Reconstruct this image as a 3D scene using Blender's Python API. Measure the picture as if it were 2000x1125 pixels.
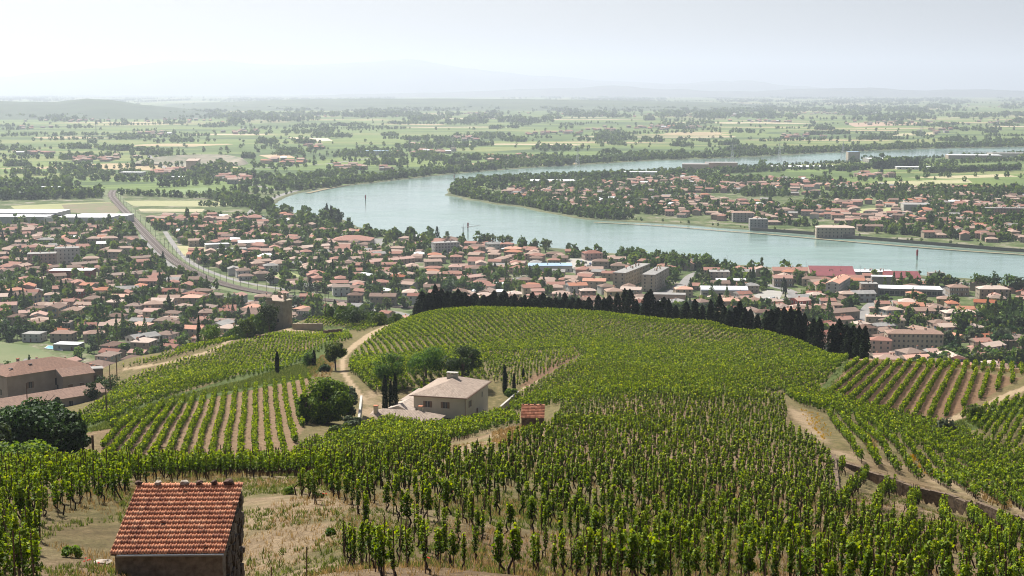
import bpy, math, random
import numpy as np
from mathutils import Vector, Matrix
from mathutils.geometry import delaunay_2d_cdt
R = math.radians
for o in list(bpy.data.objects): bpy.data.objects.remove(o)
SC = bpy.context.scene
COL = SC.collection

# ---------------------------------------------------------------- camera, sky, sun, exposure
TILT = R(8.042); FPX = 2778.0
cd = bpy.data.cameras.new('camera'); cd.lens = 50.0; cd.sensor_width = 36.0
cd.clip_start = 0.5; cd.clip_end = 60000
cam = bpy.data.objects.new('camera', cd); COL.objects.link(cam)
cam.location = (0, 0, 0); cam.rotation_euler = (math.pi / 2 - TILT, 0, 0)
SC.camera = cam
SUN_AZ, SUN_EL = R(-32), R(50)          # azimuth from the view direction (+Y), clockwise
wd = bpy.data.worlds.new('World'); SC.world = wd; wd.use_nodes = True
nt = wd.node_tree; nt.nodes.clear()
sky = nt.nodes.new('ShaderNodeTexSky'); sky.sky_type = 'NISHITA'; sky.sun_disc = False
sky.sun_elevation = SUN_EL; sky.sun_rotation = SUN_AZ; sky.altitude = 300
sky.air_density = 0.6; sky.dust_density = 4.0; sky.ozone_density = 0.6
bg = nt.nodes.new('ShaderNodeBackground'); bg.inputs[1].default_value = 0.06
wo = nt.nodes.new('ShaderNodeOutputWorld')
nt.links.new(sky.outputs[0], bg.inputs[0]); nt.links.new(bg.outputs[0], wo.inputs[0])
sd = bpy.data.lights.new('sun', 'SUN'); sd.energy = 5.0; sd.angle = R(0.5); sd.color = (1.0, 0.955, 0.88)
sun = bpy.data.objects.new('sun', sd); COL.objects.link(sun)
SDIR = Vector((math.sin(SUN_AZ) * math.cos(SUN_EL), math.cos(SUN_AZ) * math.cos(SUN_EL), math.sin(SUN_EL)))
sun.rotation_euler = SDIR.to_track_quat('Z', 'Y').to_euler(); sun.location = (0, 0, 100)
SC.view_settings.view_transform = 'Standard'; SC.view_settings.look = 'None'
SC.view_settings.exposure = 0.86; SC.view_settings.gamma = 1.0
SC.render.engine = 'CYCLES'
SC.cycles.use_denoising = True; SC.cycles.denoising_prefilter = 'ACCURATE'; SC.cycles.filter_width = 1.05
SC.cycles.max_bounces = 5; SC.cycles.diffuse_bounces = 2; SC.cycles.glossy_bounces = 2
SC.cycles.transmission_bounces = 3; SC.cycles.volume_bounces = 0; SC.cycles.transparent_max_bounces = 6
SC.cycles.sample_clamp_indirect = 4.0

# ---------------------------------------------------------------- photograph pixels <-> places
ct, st_ = math.cos(TILT), math.sin(TILT)
def ray(x, y):
    a = (x - 1000.0) / FPX; b = (562.5 - y) / FPX
    return np.array([a, ct + b * st_, -st_ + b * ct])
def at(x, y, Y):                          # the point that pixel (x, y) shows at distance Y ahead
    r = ray(x, y); return r * (Y / r[1])
ZP = -150.0                               # level of the plain
def G(x, y, z=ZP):
    r = ray(x, y); return r * (z / r[2])
def proj(X, Y, Z):
    d = Y * ct - Z * st_
    return 1000 + FPX * X / d, 562.5 - FPX * (Y * st_ + Z * ct) / d
def inpoly(px, py, poly):
    px = np.asarray(px); py = np.asarray(py); c = np.zeros(px.shape, bool); n = len(poly)
    for i in range(n):
        x1, y1 = poly[i]; x2, y2 = poly[i - 1]
        if y1 == y2: continue
        k = ((y1 > py) != (y2 > py)) & (px < (x2 - x1) * (py - y1) / (y2 - y1) + x1)
        c ^= k
    return c
def segdist(px, py, line):                # distance to a polyline and the side of it
    best = np.full(np.shape(px), 1e9)
    for (x1, y1), (x2, y2) in zip(line[:-1], line[1:]):
        dx, dy = x2 - x1, y2 - y1; L = dx * dx + dy * dy + 1e-9
        t = np.clip(((px - x1) * dx + (py - y1) * dy) / L, 0, 1)
        best = np.minimum(best, np.hypot(px - x1 - t * dx, py - y1 - t * dy))
    return best
_g = np.random.default_rng(5).random((256, 256))
def vnoise(x, y):
    xi = np.floor(x).astype(int); yi = np.floor(y).astype(int); fx = x - xi; fy = y - yi
    fx = fx * fx * (3 - 2 * fx); fy = fy * fy * (3 - 2 * fy)
    a = _g[xi % 256, yi % 256]; b = _g[(xi + 1) % 256, yi % 256]; c = _g[xi % 256, (yi + 1) % 256]; d = _g[(xi + 1) % 256, (yi + 1) % 256]
    return (a * (1 - fx) + b * fx) * (1 - fy) + (c * (1 - fx) + d * fx) * fy
def fbm(x, y, o=4):
    s = 0; a = .5
    for i in range(o): s = s + a * vnoise(x * 2 ** i + 17 * i, y * 2 ** i + 9 * i); a *= .5
    return s

# ---------------------------------------------------------------- objects
def tag(o, label=None, cat=None, group=None, kind=None):
    if label: o['label'] = label
    if cat: o['category'] = cat
    if group: o['group'] = group
    if kind: o['kind'] = kind
    return o
def link(name, data, parent=None, loc=None, rz=None):
    o = bpy.data.objects.new(name, data); COL.objects.link(o)
    if parent is not None: o.parent = parent
    if loc is not None: o.location = tuple(float(v) for v in loc)
    if rz is not None: o.rotation_euler = (0, 0, rz)
    return o
def mesh_np(name, V, F, mats, mi=None, uv=None, attr=None, smooth=False):
    """V (n,3); F list of (m,k) arrays of one face size each, or a list of tuples"""
    me = bpy.data.meshes.new(name); V = np.asarray(V, np.float32)
    if isinstance(F, np.ndarray): F = [F]
    if len(F) and not isinstance(F[0], np.ndarray):
        tot = np.array([len(f) for f in F]); loops = np.array([i for f in F for i in f])
    else:
        tot = np.concatenate([np.full(len(f), f.shape[1]) for f in F]); loops = np.concatenate([f.ravel() for f in F])
    me.vertices.add(len(V)); me.vertices.foreach_set('co', V.ravel())
    me.loops.add(len(loops)); me.loops.foreach_set('vertex_index', loops.astype(np.int32))
    me.polygons.add(len(tot)); st = np.concatenate([[0], np.cumsum(tot)[:-1]])
    me.polygons.foreach_set('loop_start', st.astype(np.int32)); me.polygons.foreach_set('loop_total', tot.astype(np.int32))
    for m in mats: me.materials.append(m)
    if mi is not None: me.polygons.foreach_set('material_index', np.asarray(mi, np.int32))
    if uv is not None:
        l = me.uv_layers.new(name='UVMap'); l.data.foreach_set('uv', np.asarray(uv, np.float32).ravel())
    if attr is not None:
        for k, c in attr.items():
            a = me.color_attributes.new(k, 'FLOAT_COLOR', 'POINT'); a.data.foreach_set('color', np.asarray(c, np.float32).ravel())
    me.update(calc_edges=True); me.validate()
    if smooth: me.polygons.foreach_set('use_smooth', np.ones(len(tot), bool))
    return me
class MB:                                # collects faces for one mesh
    def __init__(s): s.v = []; s.f = []; s.m = []; s.uv = []
    def face(s, pts, m=0, uv=None):
        i = len(s.v); s.v += [tuple(p) for p in pts]; s.f.append(tuple(range(i, i + len(pts)))); s.m.append(m)
        if uv is None: uv = [(0, 0)] * len(pts)
        s.uv += list(uv)
    def box(s, x0, x1, y0, y1, z0, z1, m=0, rz=0, c=(0, 0, 0), top=None):
        P = [(x0, y0, z0), (x1, y0, z0), (x1, y1, z0), (x0, y1, z0), (x0, y0, z1), (x1, y0, z1), (x1, y1, z1), (x0, y1, z1)]
        if rz or c != (0, 0, 0):
            a, b = math.cos(rz), math.sin(rz); P = [(c[0] + x * a - y * b, c[1] + x * b + y * a, c[2] + z) for x, y, z in P]
        for q in ((0, 3, 2, 1), (4, 5, 6, 7), (0, 1, 5, 4), (1, 2, 6, 5), (2, 3, 7, 6), (3, 0, 4, 7)):
            p = [P[k] for k in q]
            a_ = Vector(p[1]) - Vector(p[0]); b_ = Vector(p[3]) - Vector(p[0]); la, lb = a_.length, b_.length
            s.face(p, (top if (top is not None and q[0] == 4) else m), [(0, 0), (la, 0), (la, lb), (0, lb)])
    def tube(s, pts, rad, n=6, m=0):
        pts = [Vector(p) for p in pts]; rings = []
        for i, p in enumerate(pts):
            d = (pts[min(i + 1, len(pts) - 1)] - pts[max(i - 1, 0)]).normalized()
            u = d.cross(Vector((0.3, 1, 0.1))).normalized(); w = d.cross(u)
            r = rad[i] if hasattr(rad, '__len__') else rad
            rings.append([p + (u * math.cos(2 * math.pi * k / n) + w * math.sin(2 * math.pi * k / n)) * r for k in range(n)])
        for a, b in zip(rings[:-1], rings[1:]):
            for k in range(n): s.face([a[k], a[(k + 1) % n], b[(k + 1) % n], b[k]], m)
        s.face(rings[-1], m); s.face(rings[0][::-1], m)
    def mesh(s, name, mats, smooth=False): return mesh_np(name, np.array(s.v), s.f, mats, s.m, s.uv, smooth=smooth)
    def build(s, name, mats, parent=None, loc=None, rz=None, smooth=False):
        return link(name, s.mesh(name, mats, smooth), parent, loc, rz)

# ---------------------------------------------------------------- materials
def newmat(name):
    m = bpy.data.materials.new(name); m.use_nodes = True; t = m.node_tree; b = t.nodes['Principled BSDF']
    return m, t, b
def N(t, k, **kw):
    n = t.nodes.new(k)
    for a, v in kw.items():
        if hasattr(n, a): setattr(n, a, v)
    return n
def ramp(t, fac, stops, interp='LINEAR'):
    r = N(t, 'ShaderNodeValToRGB'); r.color_ramp.interpolation = interp
    e = r.color_ramp.elements
    while len(e) < len(stops): e.new(0.5)
    for q, (p, c) in zip(e, stops): q.position = p; q.color = (*c, 1)
    if fac is not None: t.links.new(fac, r.inputs[0])
    return r.outputs[0]
def noise(t, scale, coord='Object', detail=4, rough=.6, vec=None):
    n = N(t, 'ShaderNodeTexNoise'); n.inputs['Scale'].default_value = scale; n.inputs['Detail'].default_value = detail; n.inputs['Roughness'].default_value = rough
    if vec is None:
        c = N(t, 'ShaderNodeTexCoord'); vec = c.outputs[coord]
    t.links.new(vec, n.inputs['Vector']); return n.outputs['Fac']
def mix(t, fac, a, b, kind='MIX'):
    m = N(t, 'ShaderNodeMix', data_type='RGBA', blend_type=kind)
    for sock, v in ((m.inputs[0], fac), (m.inputs[6], a), (m.inputs[7], b)):
        if isinstance(v, (int, float)): sock.default_value = v
        elif isinstance(v, tuple): sock.default_value = (*v, 1)
        else: t.links.new(v, sock)
    return m.outputs[2]
def math_(t, op, a, b=0.0, c=None):
    m = N(t, 'ShaderNodeMath', operation=op)
    for i, v in enumerate([a, b] + ([c] if c is not None else [])):
        if isinstance(v, (int, float)): m.inputs[i].default_value = v
        else: t.links.new(v, m.inputs[i])
    return m.outputs[0]
def bump(t, b, h, strength=.5, dist=.05):
    n = N(t, 'ShaderNodeBump'); n.inputs['Strength'].default_value = strength; n.inputs['Distance'].default_value = dist
    t.links.new(h, n.inputs['Height']); t.links.new(n.outputs[0], b.inputs['Normal'])
def rnd(t):
    return N(t, 'ShaderNodeObjectInfo').outputs['Random']
def simple(name, c1, c2=None, scale=1.0, rough=.85, bmp=0, metal=0, coord='Object', objvar=0):
    m, t, b = newmat(name); b.inputs['Roughness'].default_value = rough; b.inputs['Metallic'].default_value = metal
    b.inputs['Specular IOR Level'].default_value = .25
    if c2 is None: c2 = tuple(v * .85 for v in c1)
    f = noise(t, scale, coord)
    c = ramp(t, f, [(.3, c1), (.7, c2)])
    if objvar:
        h = N(t, 'ShaderNodeHueSaturation'); t.links.new(c, h.inputs['Color'])
        t.links.new(math_(t, 'MULTIPLY_ADD', rnd(t), objvar, 1 - objvar / 2), h.inputs['Value']); c = h.outputs[0]
    t.links.new(c, b.inputs['Base Color'])
    if bmp: bump(t, b, f, .6, bmp)
    return m
def leafmat(name, stops, trans=.35, attr=None, rough=.6, objvar=0.0):
    m, t, b = newmat(name); b.inputs['Roughness'].default_value = rough; b.inputs['Specular IOR Level'].default_value = .12
    g = N(t, 'ShaderNodeNewGeometry')
    f = g.outputs['Random Per Island']
    if attr:
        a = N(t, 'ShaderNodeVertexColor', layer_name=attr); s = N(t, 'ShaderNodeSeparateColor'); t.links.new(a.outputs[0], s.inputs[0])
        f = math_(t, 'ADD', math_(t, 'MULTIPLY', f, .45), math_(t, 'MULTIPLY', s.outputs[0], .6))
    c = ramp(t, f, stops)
    if objvar:
        h = N(t, 'ShaderNodeHueSaturation'); t.links.new(c, h.inputs['Color'])
        t.links.new(math_(t, 'MULTIPLY_ADD', rnd(t), objvar, 1 - objvar / 2), h.inputs['Value'])
        t.links.new(math_(t, 'MULTIPLY_ADD', rnd(t), objvar * .08, .5 - objvar * .04), h.inputs['Hue']); c = h.outputs[0]
    t.links.new(c, b.inputs['Base Color'])
    tr = N(t, 'ShaderNodeBsdfTranslucent')
    h2 = N(t, 'ShaderNodeHueSaturation'); h2.inputs['Value'].default_value = 1.5; h2.inputs['Saturation'].default_value = 1.1; h2.inputs['Hue'].default_value = .485
    t.links.new(c, h2.inputs['Color']); t.links.new(h2.outputs[0], tr.inputs[0])
    mx = N(t, 'ShaderNodeMixShader'); mx.inputs[0].default_value = trans
    t.links.new(b.outputs[0], mx.inputs[1]); t.links.new(tr.outputs[0], mx.inputs[2])
    t.links.new(mx.outputs[0], t.nodes['Material Output'].inputs[0])
    return m
def roofmat(name, c1, c2, tile=.22, course=.35):
    """clay tiles: courses across the slope, ribs down it; uv is in metres"""
    m, t, b = newmat(name); b.inputs['Roughness'].default_value = .85; b.inputs['Specular IOR Level'].default_value = .2
    u = N(t, 'ShaderNodeUVMap'); br = N(t, 'ShaderNodeTexBrick')
    br.inputs['Scale'].default_value = 1; br.inputs['Brick Width'].default_value = tile; br.inputs['Row Height'].default_value = course
    br.inputs['Mortar Size'].default_value = .012; br.offset = 0; br.inputs['Bias'].default_value = 0
    br.inputs['Color1'].default_value = (*c1, 1); br.inputs['Color2'].default_value = (*c2, 1)
    br.inputs['Mortar'].default_value = (*[v * .45 for v in c1], 1)
    t.links.new(u.outputs[0], br.inputs['Vector'])
    f = noise(t, .35, 'Object'); c = mix(t, math_(t, 'MULTIPLY', f, .6), br.outputs[0], tuple(v * .62 for v in c2))
    f2 = noise(t, 2.5, 'Object'); c = mix(t, math_(t, 'MULTIPLY', f2, .4), c, tuple(min(1, v * 1.35 + .02) for v in c1))
    h = N(t, 'ShaderNodeHueSaturation'); t.links.new(c, h.inputs['Color'])
    t.links.new(math_(t, 'MULTIPLY_ADD', rnd(t), .75, .62), h.inputs['Value']); t.links.new(math_(t, 'MULTIPLY_ADD', rnd(t), -.45, 1.12), h.inputs['Saturation'])
    t.links.new(math_(t, 'MULTIPLY_ADD', rnd(t), .012, .494), h.inputs['Hue'])
    t.links.new(h.outputs[0], b.inputs['Base Color'])
    w = N(t, 'ShaderNodeTexWave'); w.inputs['Scale'].default_value = math.pi / tile / 10 * 2 / 2; t.links.new(u.outputs[0], w.inputs['Vector'])
    bump(t, b, w.outputs[1], .7, .05)
    return m
def wallmat(name, c, var=.12):
    return simple(name, c, tuple(v * (1 - var * 2) for v in c), .25, .9, .01, objvar=.45)

WALL = {'cream': wallmat('cream_render', (.42, .35, .26)), 'white': wallmat('white_render', (.54, .52, .48)), 'grey': wallmat('grey_render', (.36, .34, .31)),
        'beige': wallmat('beige_render', (.37, .30, .23)), 'pink': wallmat('pink_render', (.50, .34, .28)), 'yellow': wallmat('yellow_render', (.56, .44, .24)),
        'stone': simple('rubble_stone', (.30, .25, .19), (.16, .13, .10), 1.6, .95, .06), 'brick': simple('red_brick', (.36, .10, .07), (.25, .07, .05), .5, .9)}
ROOF = {'terracotta': roofmat('terracotta_tiles', (.38, .175, .12), (.29, .13, .09)), 'brown': roofmat('brown_tiles', (.24, .15, .105), (.17, .105, .075)),
        'orange': roofmat('orange_tiles', (.50, .19, .095), (.40, .15, .07)), 'pale': roofmat('pale_clay_tiles', (.45, .31, .235), (.34, .225, .17)),
        'grey': simple('grey_roofing', (.30, .29, .27), (.20, .195, .19), .4, .9, objvar=.2), 'white': simple('white_roof_sheet', (.70, .71, .72), (.58, .60, .61), .2, .6),
        'blue': simple('blue_grey_roof_sheet', (.28, .40, .52), (.20, .30, .42), .3, .6), 'burgundy': simple('burgundy_roof_sheet', (.20, .04, .045), (.14, .03, .035), .3, .7)}
M_GLASS = simple('window_glass', (.03, .035, .04), (.05, .055, .06), 2, .15)
M_SHUT = {'brown': simple('brown_shutter', (.16, .09, .06)), 'white': simple('white_shutter', (.6, .6, .57)), 'blue': simple('blue_shutter', (.15, .25, .38)), 'taupe': simple('taupe_shutter', (.20, .14, .10))}
M_DARK = simple('dark_metal', (.05, .05, .05), rough=.5)
M_METAL = simple('zinc_metal', (.42, .43, .44), rough=.4, metal=.6)
M_WOOD = simple('weathered_stake_wood', (.19, .12, .08), (.10, .065, .045), 6, .9, objvar=.6)
M_BARK = simple('vine_bark', (.055, .038, .026), (.03, .02, .015), 20, .95, .01)
M_TRUNK = simple('tree_bark', (.12, .09, .065), (.06, .045, .035), 3, .95, .03)
M_TERRA = simple('terracotta_pot', (.45, .17, .09))
M_CONC = simple('pale_concrete', (.46, .44, .40), (.36, .34, .31), .6, .9)
# ---------------------------------------------------------------- the hill: height from control places read off the photograph
CP = [(0,1125,52),(250,1125,50),(600,1125,47),(1000,1125,48),(1500,1125,53),(2000,1125,62),(-200,1125,52),(2250,1125,68),
 (0,1000,70),(0,940,92),(200,930,95),(450,925,103),(600,925,106),(450,1000,72),(620,1010,66),(800,1000,69),(700,905,118),(760,960,82),(850,880,135),
 (1000,850,160),(1042,832,172),(900,930,98),(1000,900,118),(1200,850,160),(1300,950,105),(1150,1000,80),(1500,950,120),(1300,1050,73),(1600,1050,82),(1800,1050,95),(2000,1050,105),
 (1200,790,215),(1400,775,240),(1540,790,225),(1500,850,180),(1620,850,190),(1560,830,200),(1640,890,165),(1740,880,178),(1800,930,165),(1900,950,158),(2000,985,150),(1900,1000,130),(1750,1000,118),(1650,980,118),(2150,1000,150),
 (1100,700,340),(1150,750,280),(1300,720,330),(1600,700,365),(1700,700,352),(1665,705,345),(1500,658,425),(1450,654,430),(1200,620,475),(1000,612,482),(850,614,480),(1400,640,445),(1560,672,400),
 (1440,700,362),(1440,668,408),(1320,660,415),(1000,665,395),(850,665,395),(1180,655,420),(1560,705,348),(1250,690,370),(950,700,345),
 (1600,775,262),(1700,800,245),(1840,825,232),(1980,740,290),(1800,712,325),(2000,720,320),(2200,740,320),(1900,890,195),(2000,850,215),(2000,900,195),(2150,860,210),
 (880,829,267),(810,830,262),(960,815,275),(730,800,265),(1000,800,262),(900,745,300),(670,720,330),(690,680,400),(760,640,470),(760,700,370),(800,760,290),
 (640,665,430),(500,700,380),(300,760,320),(200,800,285),(140,830,270),(600,740,300),(400,765,270),(220,830,222),(190,900,172),(400,900,178),(570,860,195),(640,850,205),(690,840,225),
 (60,900,165),(-100,900,170),(0,860,215),(0,820,300),
 (300,715,400),(450,665,450),(250,700,430),(100,790,385),(10,790,372),(150,805,330),(200,740,400),(-150,800,372),
 (570,640,512),(620,655,492),(700,630,510),(600,622,525),(520,650,500),(640,690,395)]
HID = [(0,25,-10.5),(-12,25,-10.5),(12,25,-10.5),(0,8,-4.2),(-5,8,-4.2),(5,8,-4.2),(14,34,-13.8),(-14,34,-13.8),(-11,50,-19.1),(-14,57,-20.2),
 (-30,140,-40),(-12,140,-39),(-45,135,-39),(5,200,-50),(-10,215,-53)]
def falloff():
    o = []
    for a, Yc, zc in ((-.5,600,-150),(-.36,610,-151),(-.25,620,-151),(-.15,640,-151),(-.06,620,-151),(.05,610,-151),(.15,590,-151),(.22,540,-151),(.30,500,-151),(.38,480,-151),(.5,480,-151)):
        o.append((a * Yc, Yc, zc)); o.append((a * Yc * 1.18, Yc * 1.18, zc - 30))
    for a, Yc, zc in ((-.36,500,-118),(-.3,500,-112),(-.25,500,-108),(-.2,540,-108),(-.06,530,-98),(.0,530,-98),(.08,525,-98),(.15,480,-96),(.2,440,-94),(.25,400,-84),(.30,375,-80),(.36,380,-84)):
        o.append((a * Yc, Yc, zc))
    return o
P3 = np.array([at(x, y, Y) for x, y, Y in CP] + [np.array(h, float) for h in HID] + [np.array(h, float) for h in falloff()])
def _feat(X, Y):
    Y = np.maximum(Y, 8.0); return np.stack([np.clip(X / Y, -.46, .46) * 4.0, np.log(Y) * 2.2], -1)
_pf = _feat(P3[:, 0], P3[:, 1]); _pv = P3[:, 2] / np.maximum(P3[:, 1], 8)
def _k(r2): return .5 * r2 * np.log(r2 + 1e-12)
_n = len(P3); _A = np.zeros((_n + 3, _n + 3))
_A[:_n, :_n] = _k(((_pf[:, None] - _pf[None]) ** 2).sum(-1)) + np.eye(_n) * 4e-4
_A[:_n, _n] = 1; _A[:_n, _n + 1:] = _pf; _A[_n:, :_n] = _A[:_n, _n:].T
_w = np.linalg.solve(_A, np.concatenate([_pv, np.zeros(3)]))
def _spline(X, Y):
    sh = X.shape; f = _feat(X.ravel(), Y.ravel()); out = np.empty(len(f))
    for i in range(0, len(f), 40000):
        q = f[i:i + 40000]; out[i:i + 40000] = _k(((q[:, None] - _pf[None]) ** 2).sum(-1)) @ _w[:_n] + _w[_n] + q @ _w[_n + 1:]
    return out.reshape(sh) * np.maximum(Y, 8.0).reshape(sh)
_cache = {}
# terrace walls on the right slope: (pixel line with distances, drop)
TERR = [([(1632,905,162),(1660,905,160),(1720,920,156),(1790,940,151),(1850,962,148),(1930,990,142),(2010,1025,136),(2120,1070,128)], 2.0),
        ([(1628,905,162),(1632,945,140),(1634,975,126)], 1.2)]
def _twall(i):
    return [tuple(at(x, y, Y)[:2]) for x, y, Y in TERR[i][0]]
def H(X, Y):
    X = np.asarray(X, float); Y = np.asarray(Y, float)
    z = _spline(X, Y)
    near = np.clip(1 - Y / 500, 0, 1)
    z = z + (fbm(X * .09 + 40, Y * .09 + 40, 3) - .45) * .9 * near
    line = _twall(0); d = segdist(X, Y, line)
    lx = np.array([p[0] for p in line]); ly = np.array([p[1] for p in line])
    yl = np.interp(X, lx, ly)                        # the wall runs from left to right, nearer ground is the low side
    low = (X > lx[0]) & (X < lx[-1])
    z = z - np.where(low, 1.9 * np.clip((yl + .9 - Y) / 1.0, 0, 1) * np.exp(-d / 14), 0)
    return np.maximum(z, -151.5)
def h(x, y): return float(H(np.array([x]), np.array([y]))[0])
def ground(x, y, Y):                      # ground place under pixel column x at distance Y (row y only sets the column)
    p = at(x, y, Y); return Vector((p[0], p[1], h(p[0], p[1])))

# plots, paths and other ground covers, outlined on the photograph
PATHS = [([(700,850),(728,800),(712,780),(690,755),(668,722),(672,695),(690,676),(730,650),(775,632)], 5.2, (200, 520)),
         ([(240,722),(330,708),(400,690),(440,670),(470,652),(500,640),(560,634)], 2.6, (340, 560)),
         ([(560,634),(600,645),(640,655)], 8, (420, 560)), ([(600,655),(560,645),(580,632)], 5, (420, 560)),
         ([(1670,700),(1750,702),(1850,708),(1950,716),(2060,726)], 4, (260, 400)),
         ([(1835,826),(1900,806),(1960,775),(2060,735)], 5, (200, 330)),
         ([(1110,690),(1060,735),(1010,768)], 2.5, (230, 380))]
BARE = [([(690,860),(700,800),(720,770),(790,790),(800,812),(740,835)], (220, 330), 'sand'),
        ([(880,870),(930,850),(1010,832),(1040,840),(980,868),(940,885),(900,905)], (110, 200), 'sand'),
        ([(1535,793),(1572,800),(1605,835),(1625,872),(1600,862),(1562,838)], (130, 240), 'sand'), ([(1632,822),(1655,845),(1690,888),(1675,890),(1645,850)], (130, 240), 'sand'), ([(1700,845),(1730,870),(1765,905),(1742,900)], (130, 240), 'sand'), ([(1628,880),(1700,895),(1770,905),(1770,918),(1640,895)], (130, 240), 'sand'),
        ([(1800,905),(1850,920),(1930,955),(2010,1000),(2010,1015),(1900,970),(1820,945)], (120, 240), 'sand'),
        ([(470,945),(560,930),(640,950),(680,1010),(660,1140),(470,1140)], (35, 112), 'sand'),
        ([(1595,770),(1665,706),(1800,712),(1995,738),(1835,825),(1700,800)], (205, 360), 'red'),
        ([(1090,695),(1120,684),(1135,692),(1030,755),(1010,758)], (255, 400), 'red'),
        ([(185,905),(215,830),(330,785),(605,735),(612,800),(575,870),(560,900)], (150, 325), 'orange'),
        ([(120,828),(230,800),(400,755),(560,700),(640,665),(680,690),(605,738),(400,780),(300,800),(215,835),(150,850)], (215, 420), 'grass'),
        ([(560,640),(590,630),(700,640),(660,655)], (400, 560), 'grass'),
        ([(1600,780),(1640,735),(1665,705),(1650,702),(1600,760)], (240, 380), 'grass'),
        ([(1840,830),(1900,812),(1980,780),(2060,760),(2060,800),(1950,820),(1880,850)], (190, 300), 'grass')]
NA, NR = 620, 640
aa = np.linspace(-.56, .56, NA); rr = np.exp(np.linspace(np.log(9), np.log(760), NR))
AA, RR = np.meshgrid(aa, rr); TX, TY = AA * RR, RR
TZ = H(TX, TY)
px, py = proj(TX, TY, TZ)
_tan = TZ / TY; _cm = np.maximum.accumulate(_tan, 0); _cm = np.vstack([np.full((1, NA), -9.0), _cm[:-1]])
def seen(X, Y, Z, tol=.0):                # is the place in sight over the nearer ground?
    ia = np.clip(np.round((X / Y - aa[0]) / (aa[1] - aa[0])).astype(int), 0, NA - 1)
    ir = np.clip(((np.log(np.maximum(Y, 9.1)) - np.log(9)) / (np.log(760) - np.log(9)) * (NR - 1)).astype(int) - 1, 0, NR - 1)
    return Z / Y + tol > _cm[ir, ia]
VIS = _tan + .0012 > _cm
def soft(poly, w=14):                     # outline with a ragged soft edge
    s = inpoly(px, py, poly).astype(float); e = segdist(px, py, poly + [poly[0]]); e = np.where(s > 0, e, -e)
    return np.clip(.5 + (e + (fbm(TX * .25, TY * .25, 3) - .45) * w * 2.5) / w, 0, 1)
sand = np.clip((fbm(TX * .13, TY * .13) - .42) * 3, 0, 1) * .5 * np.clip((170 - TY) / 40, 0, 1); grass = np.clip((fbm(TX * .05 + 9, TY * .05) - .40 + np.clip((TY - 150) / 400, 0, .25)) * 4, 0, 1) * .8; red = np.zeros_like(sand)
for line, w, (y0, y1) in PATHS:
    d = segdist(px, py * 1.0, line); wob = 1 + .5 * (fbm(TX * .3, TY * .3, 2) - .4)
    k = VIS & (TY > y0 - 60) & (d < w * wob); sand = np.where(k, 1.0, sand); grass = np.where(k, 0, grass)
for poly, (y0, y1), kind in BARE:
    k = inpoly(px, py, poly) & VIS
    if kind == 'sand':
        q = soft(poly) * (VIS & (TY > y0 - 30) & (TY < y1 + 60)); sand = sand * (1 - q) + q * (.6 + .4 * fbm(TX * .4, TY * .4)); grass = grass * (1 - q) + q * np.clip((fbm(TX * .28, TY * .28) - .46) * 5, 0, 1)
    if kind == 'red': red = np.where(k, 1, red); grass = np.where(k, grass * .15, grass); sand = np.where(k, 0, sand)
    if kind == 'orange': red = np.where(k, .35, red); sand = np.where(k, .25, sand); grass = np.where(k, 0, grass)
    if kind == 'grass': grass = np.where(k, 1.4, grass); sand = np.where(k, 0, sand)
far = np.clip((TY - 520) / 60, 0, 1); grass = np.maximum(grass, far)
attr = np.stack([sand, grass, red, np.ones_like(red)], -1).reshape(-1, 4)
idx = np.arange(NA * NR).reshape(NR, NA)
F = np.stack([idx[:-1, :-1], idx[:-1, 1:], idx[1:, 1:], idx[1:, :-1]], -1).reshape(-1, 4)
m, t, b = newmat('hill_soil'); b.inputs['Roughness'].default_value = .95; b.inputs['Specular IOR Level'].default_value = .1
vc = N(t, 'ShaderNodeVertexColor', layer_name='cover'); sp = N(t, 'ShaderNodeSeparateColor'); t.links.new(vc.outputs[0], sp.inputs[0])
n1 = noise(t, .9, detail=6, rough=.7); n2 = noise(t, 5, detail=8, rough=.85)
soil = ramp(t, n1, [(.3, (.11, .072, .04)), (.55, (.19, .13, .075)), (.75, (.28, .205, .125))])
sandc = ramp(t, n1, [(.25, (.24, .175, .105)), (.7, (.37, .285, .18))])
redc = ramp(t, n1, [(.3, (.12, .07, .04)), (.7, (.20, .12, .07))])
grc = ramp(t, n1, [(.28, (.045, .06, .015)), (.5, (.095, .10, .03)), (.72, (.21, .17, .07))])
c = mix(t, sp.outputs[0], soil, sandc); c = mix(t, sp.outputs[2], c, redc)
gm = math_(t, 'MULTIPLY', sp.outputs[1], math_(t, 'MULTIPLY_ADD', n2, 2.4, -.45)); gm.node.use_clamp = True
c = mix(t, gm, c, grc); g3 = math_(t, 'MULTIPLY_ADD', sp.outputs[1], 2.2, -2.2); g3.node.use_clamp = True; c = mix(t, g3, c, ramp(t, n1, [(.3, (.04, .065, .015)), (.7, (.09, .12, .03))]))
c = mix(t, .5, c, ramp(t, n2, [(.36, (.12, .12, .12)), (.64, (.9, .9, .9))]), 'OVERLAY')
t.links.new(c, b.inputs['Base Color']); bump(t, b, n2, 1.0, .16)
me = mesh_np('hillside', np.stack([TX, TY, TZ], -1).reshape(-1, 3), F, [m], attr={'cover': attr}, smooth=True)
tag(link('hillside', me), kind='structure')

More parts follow.
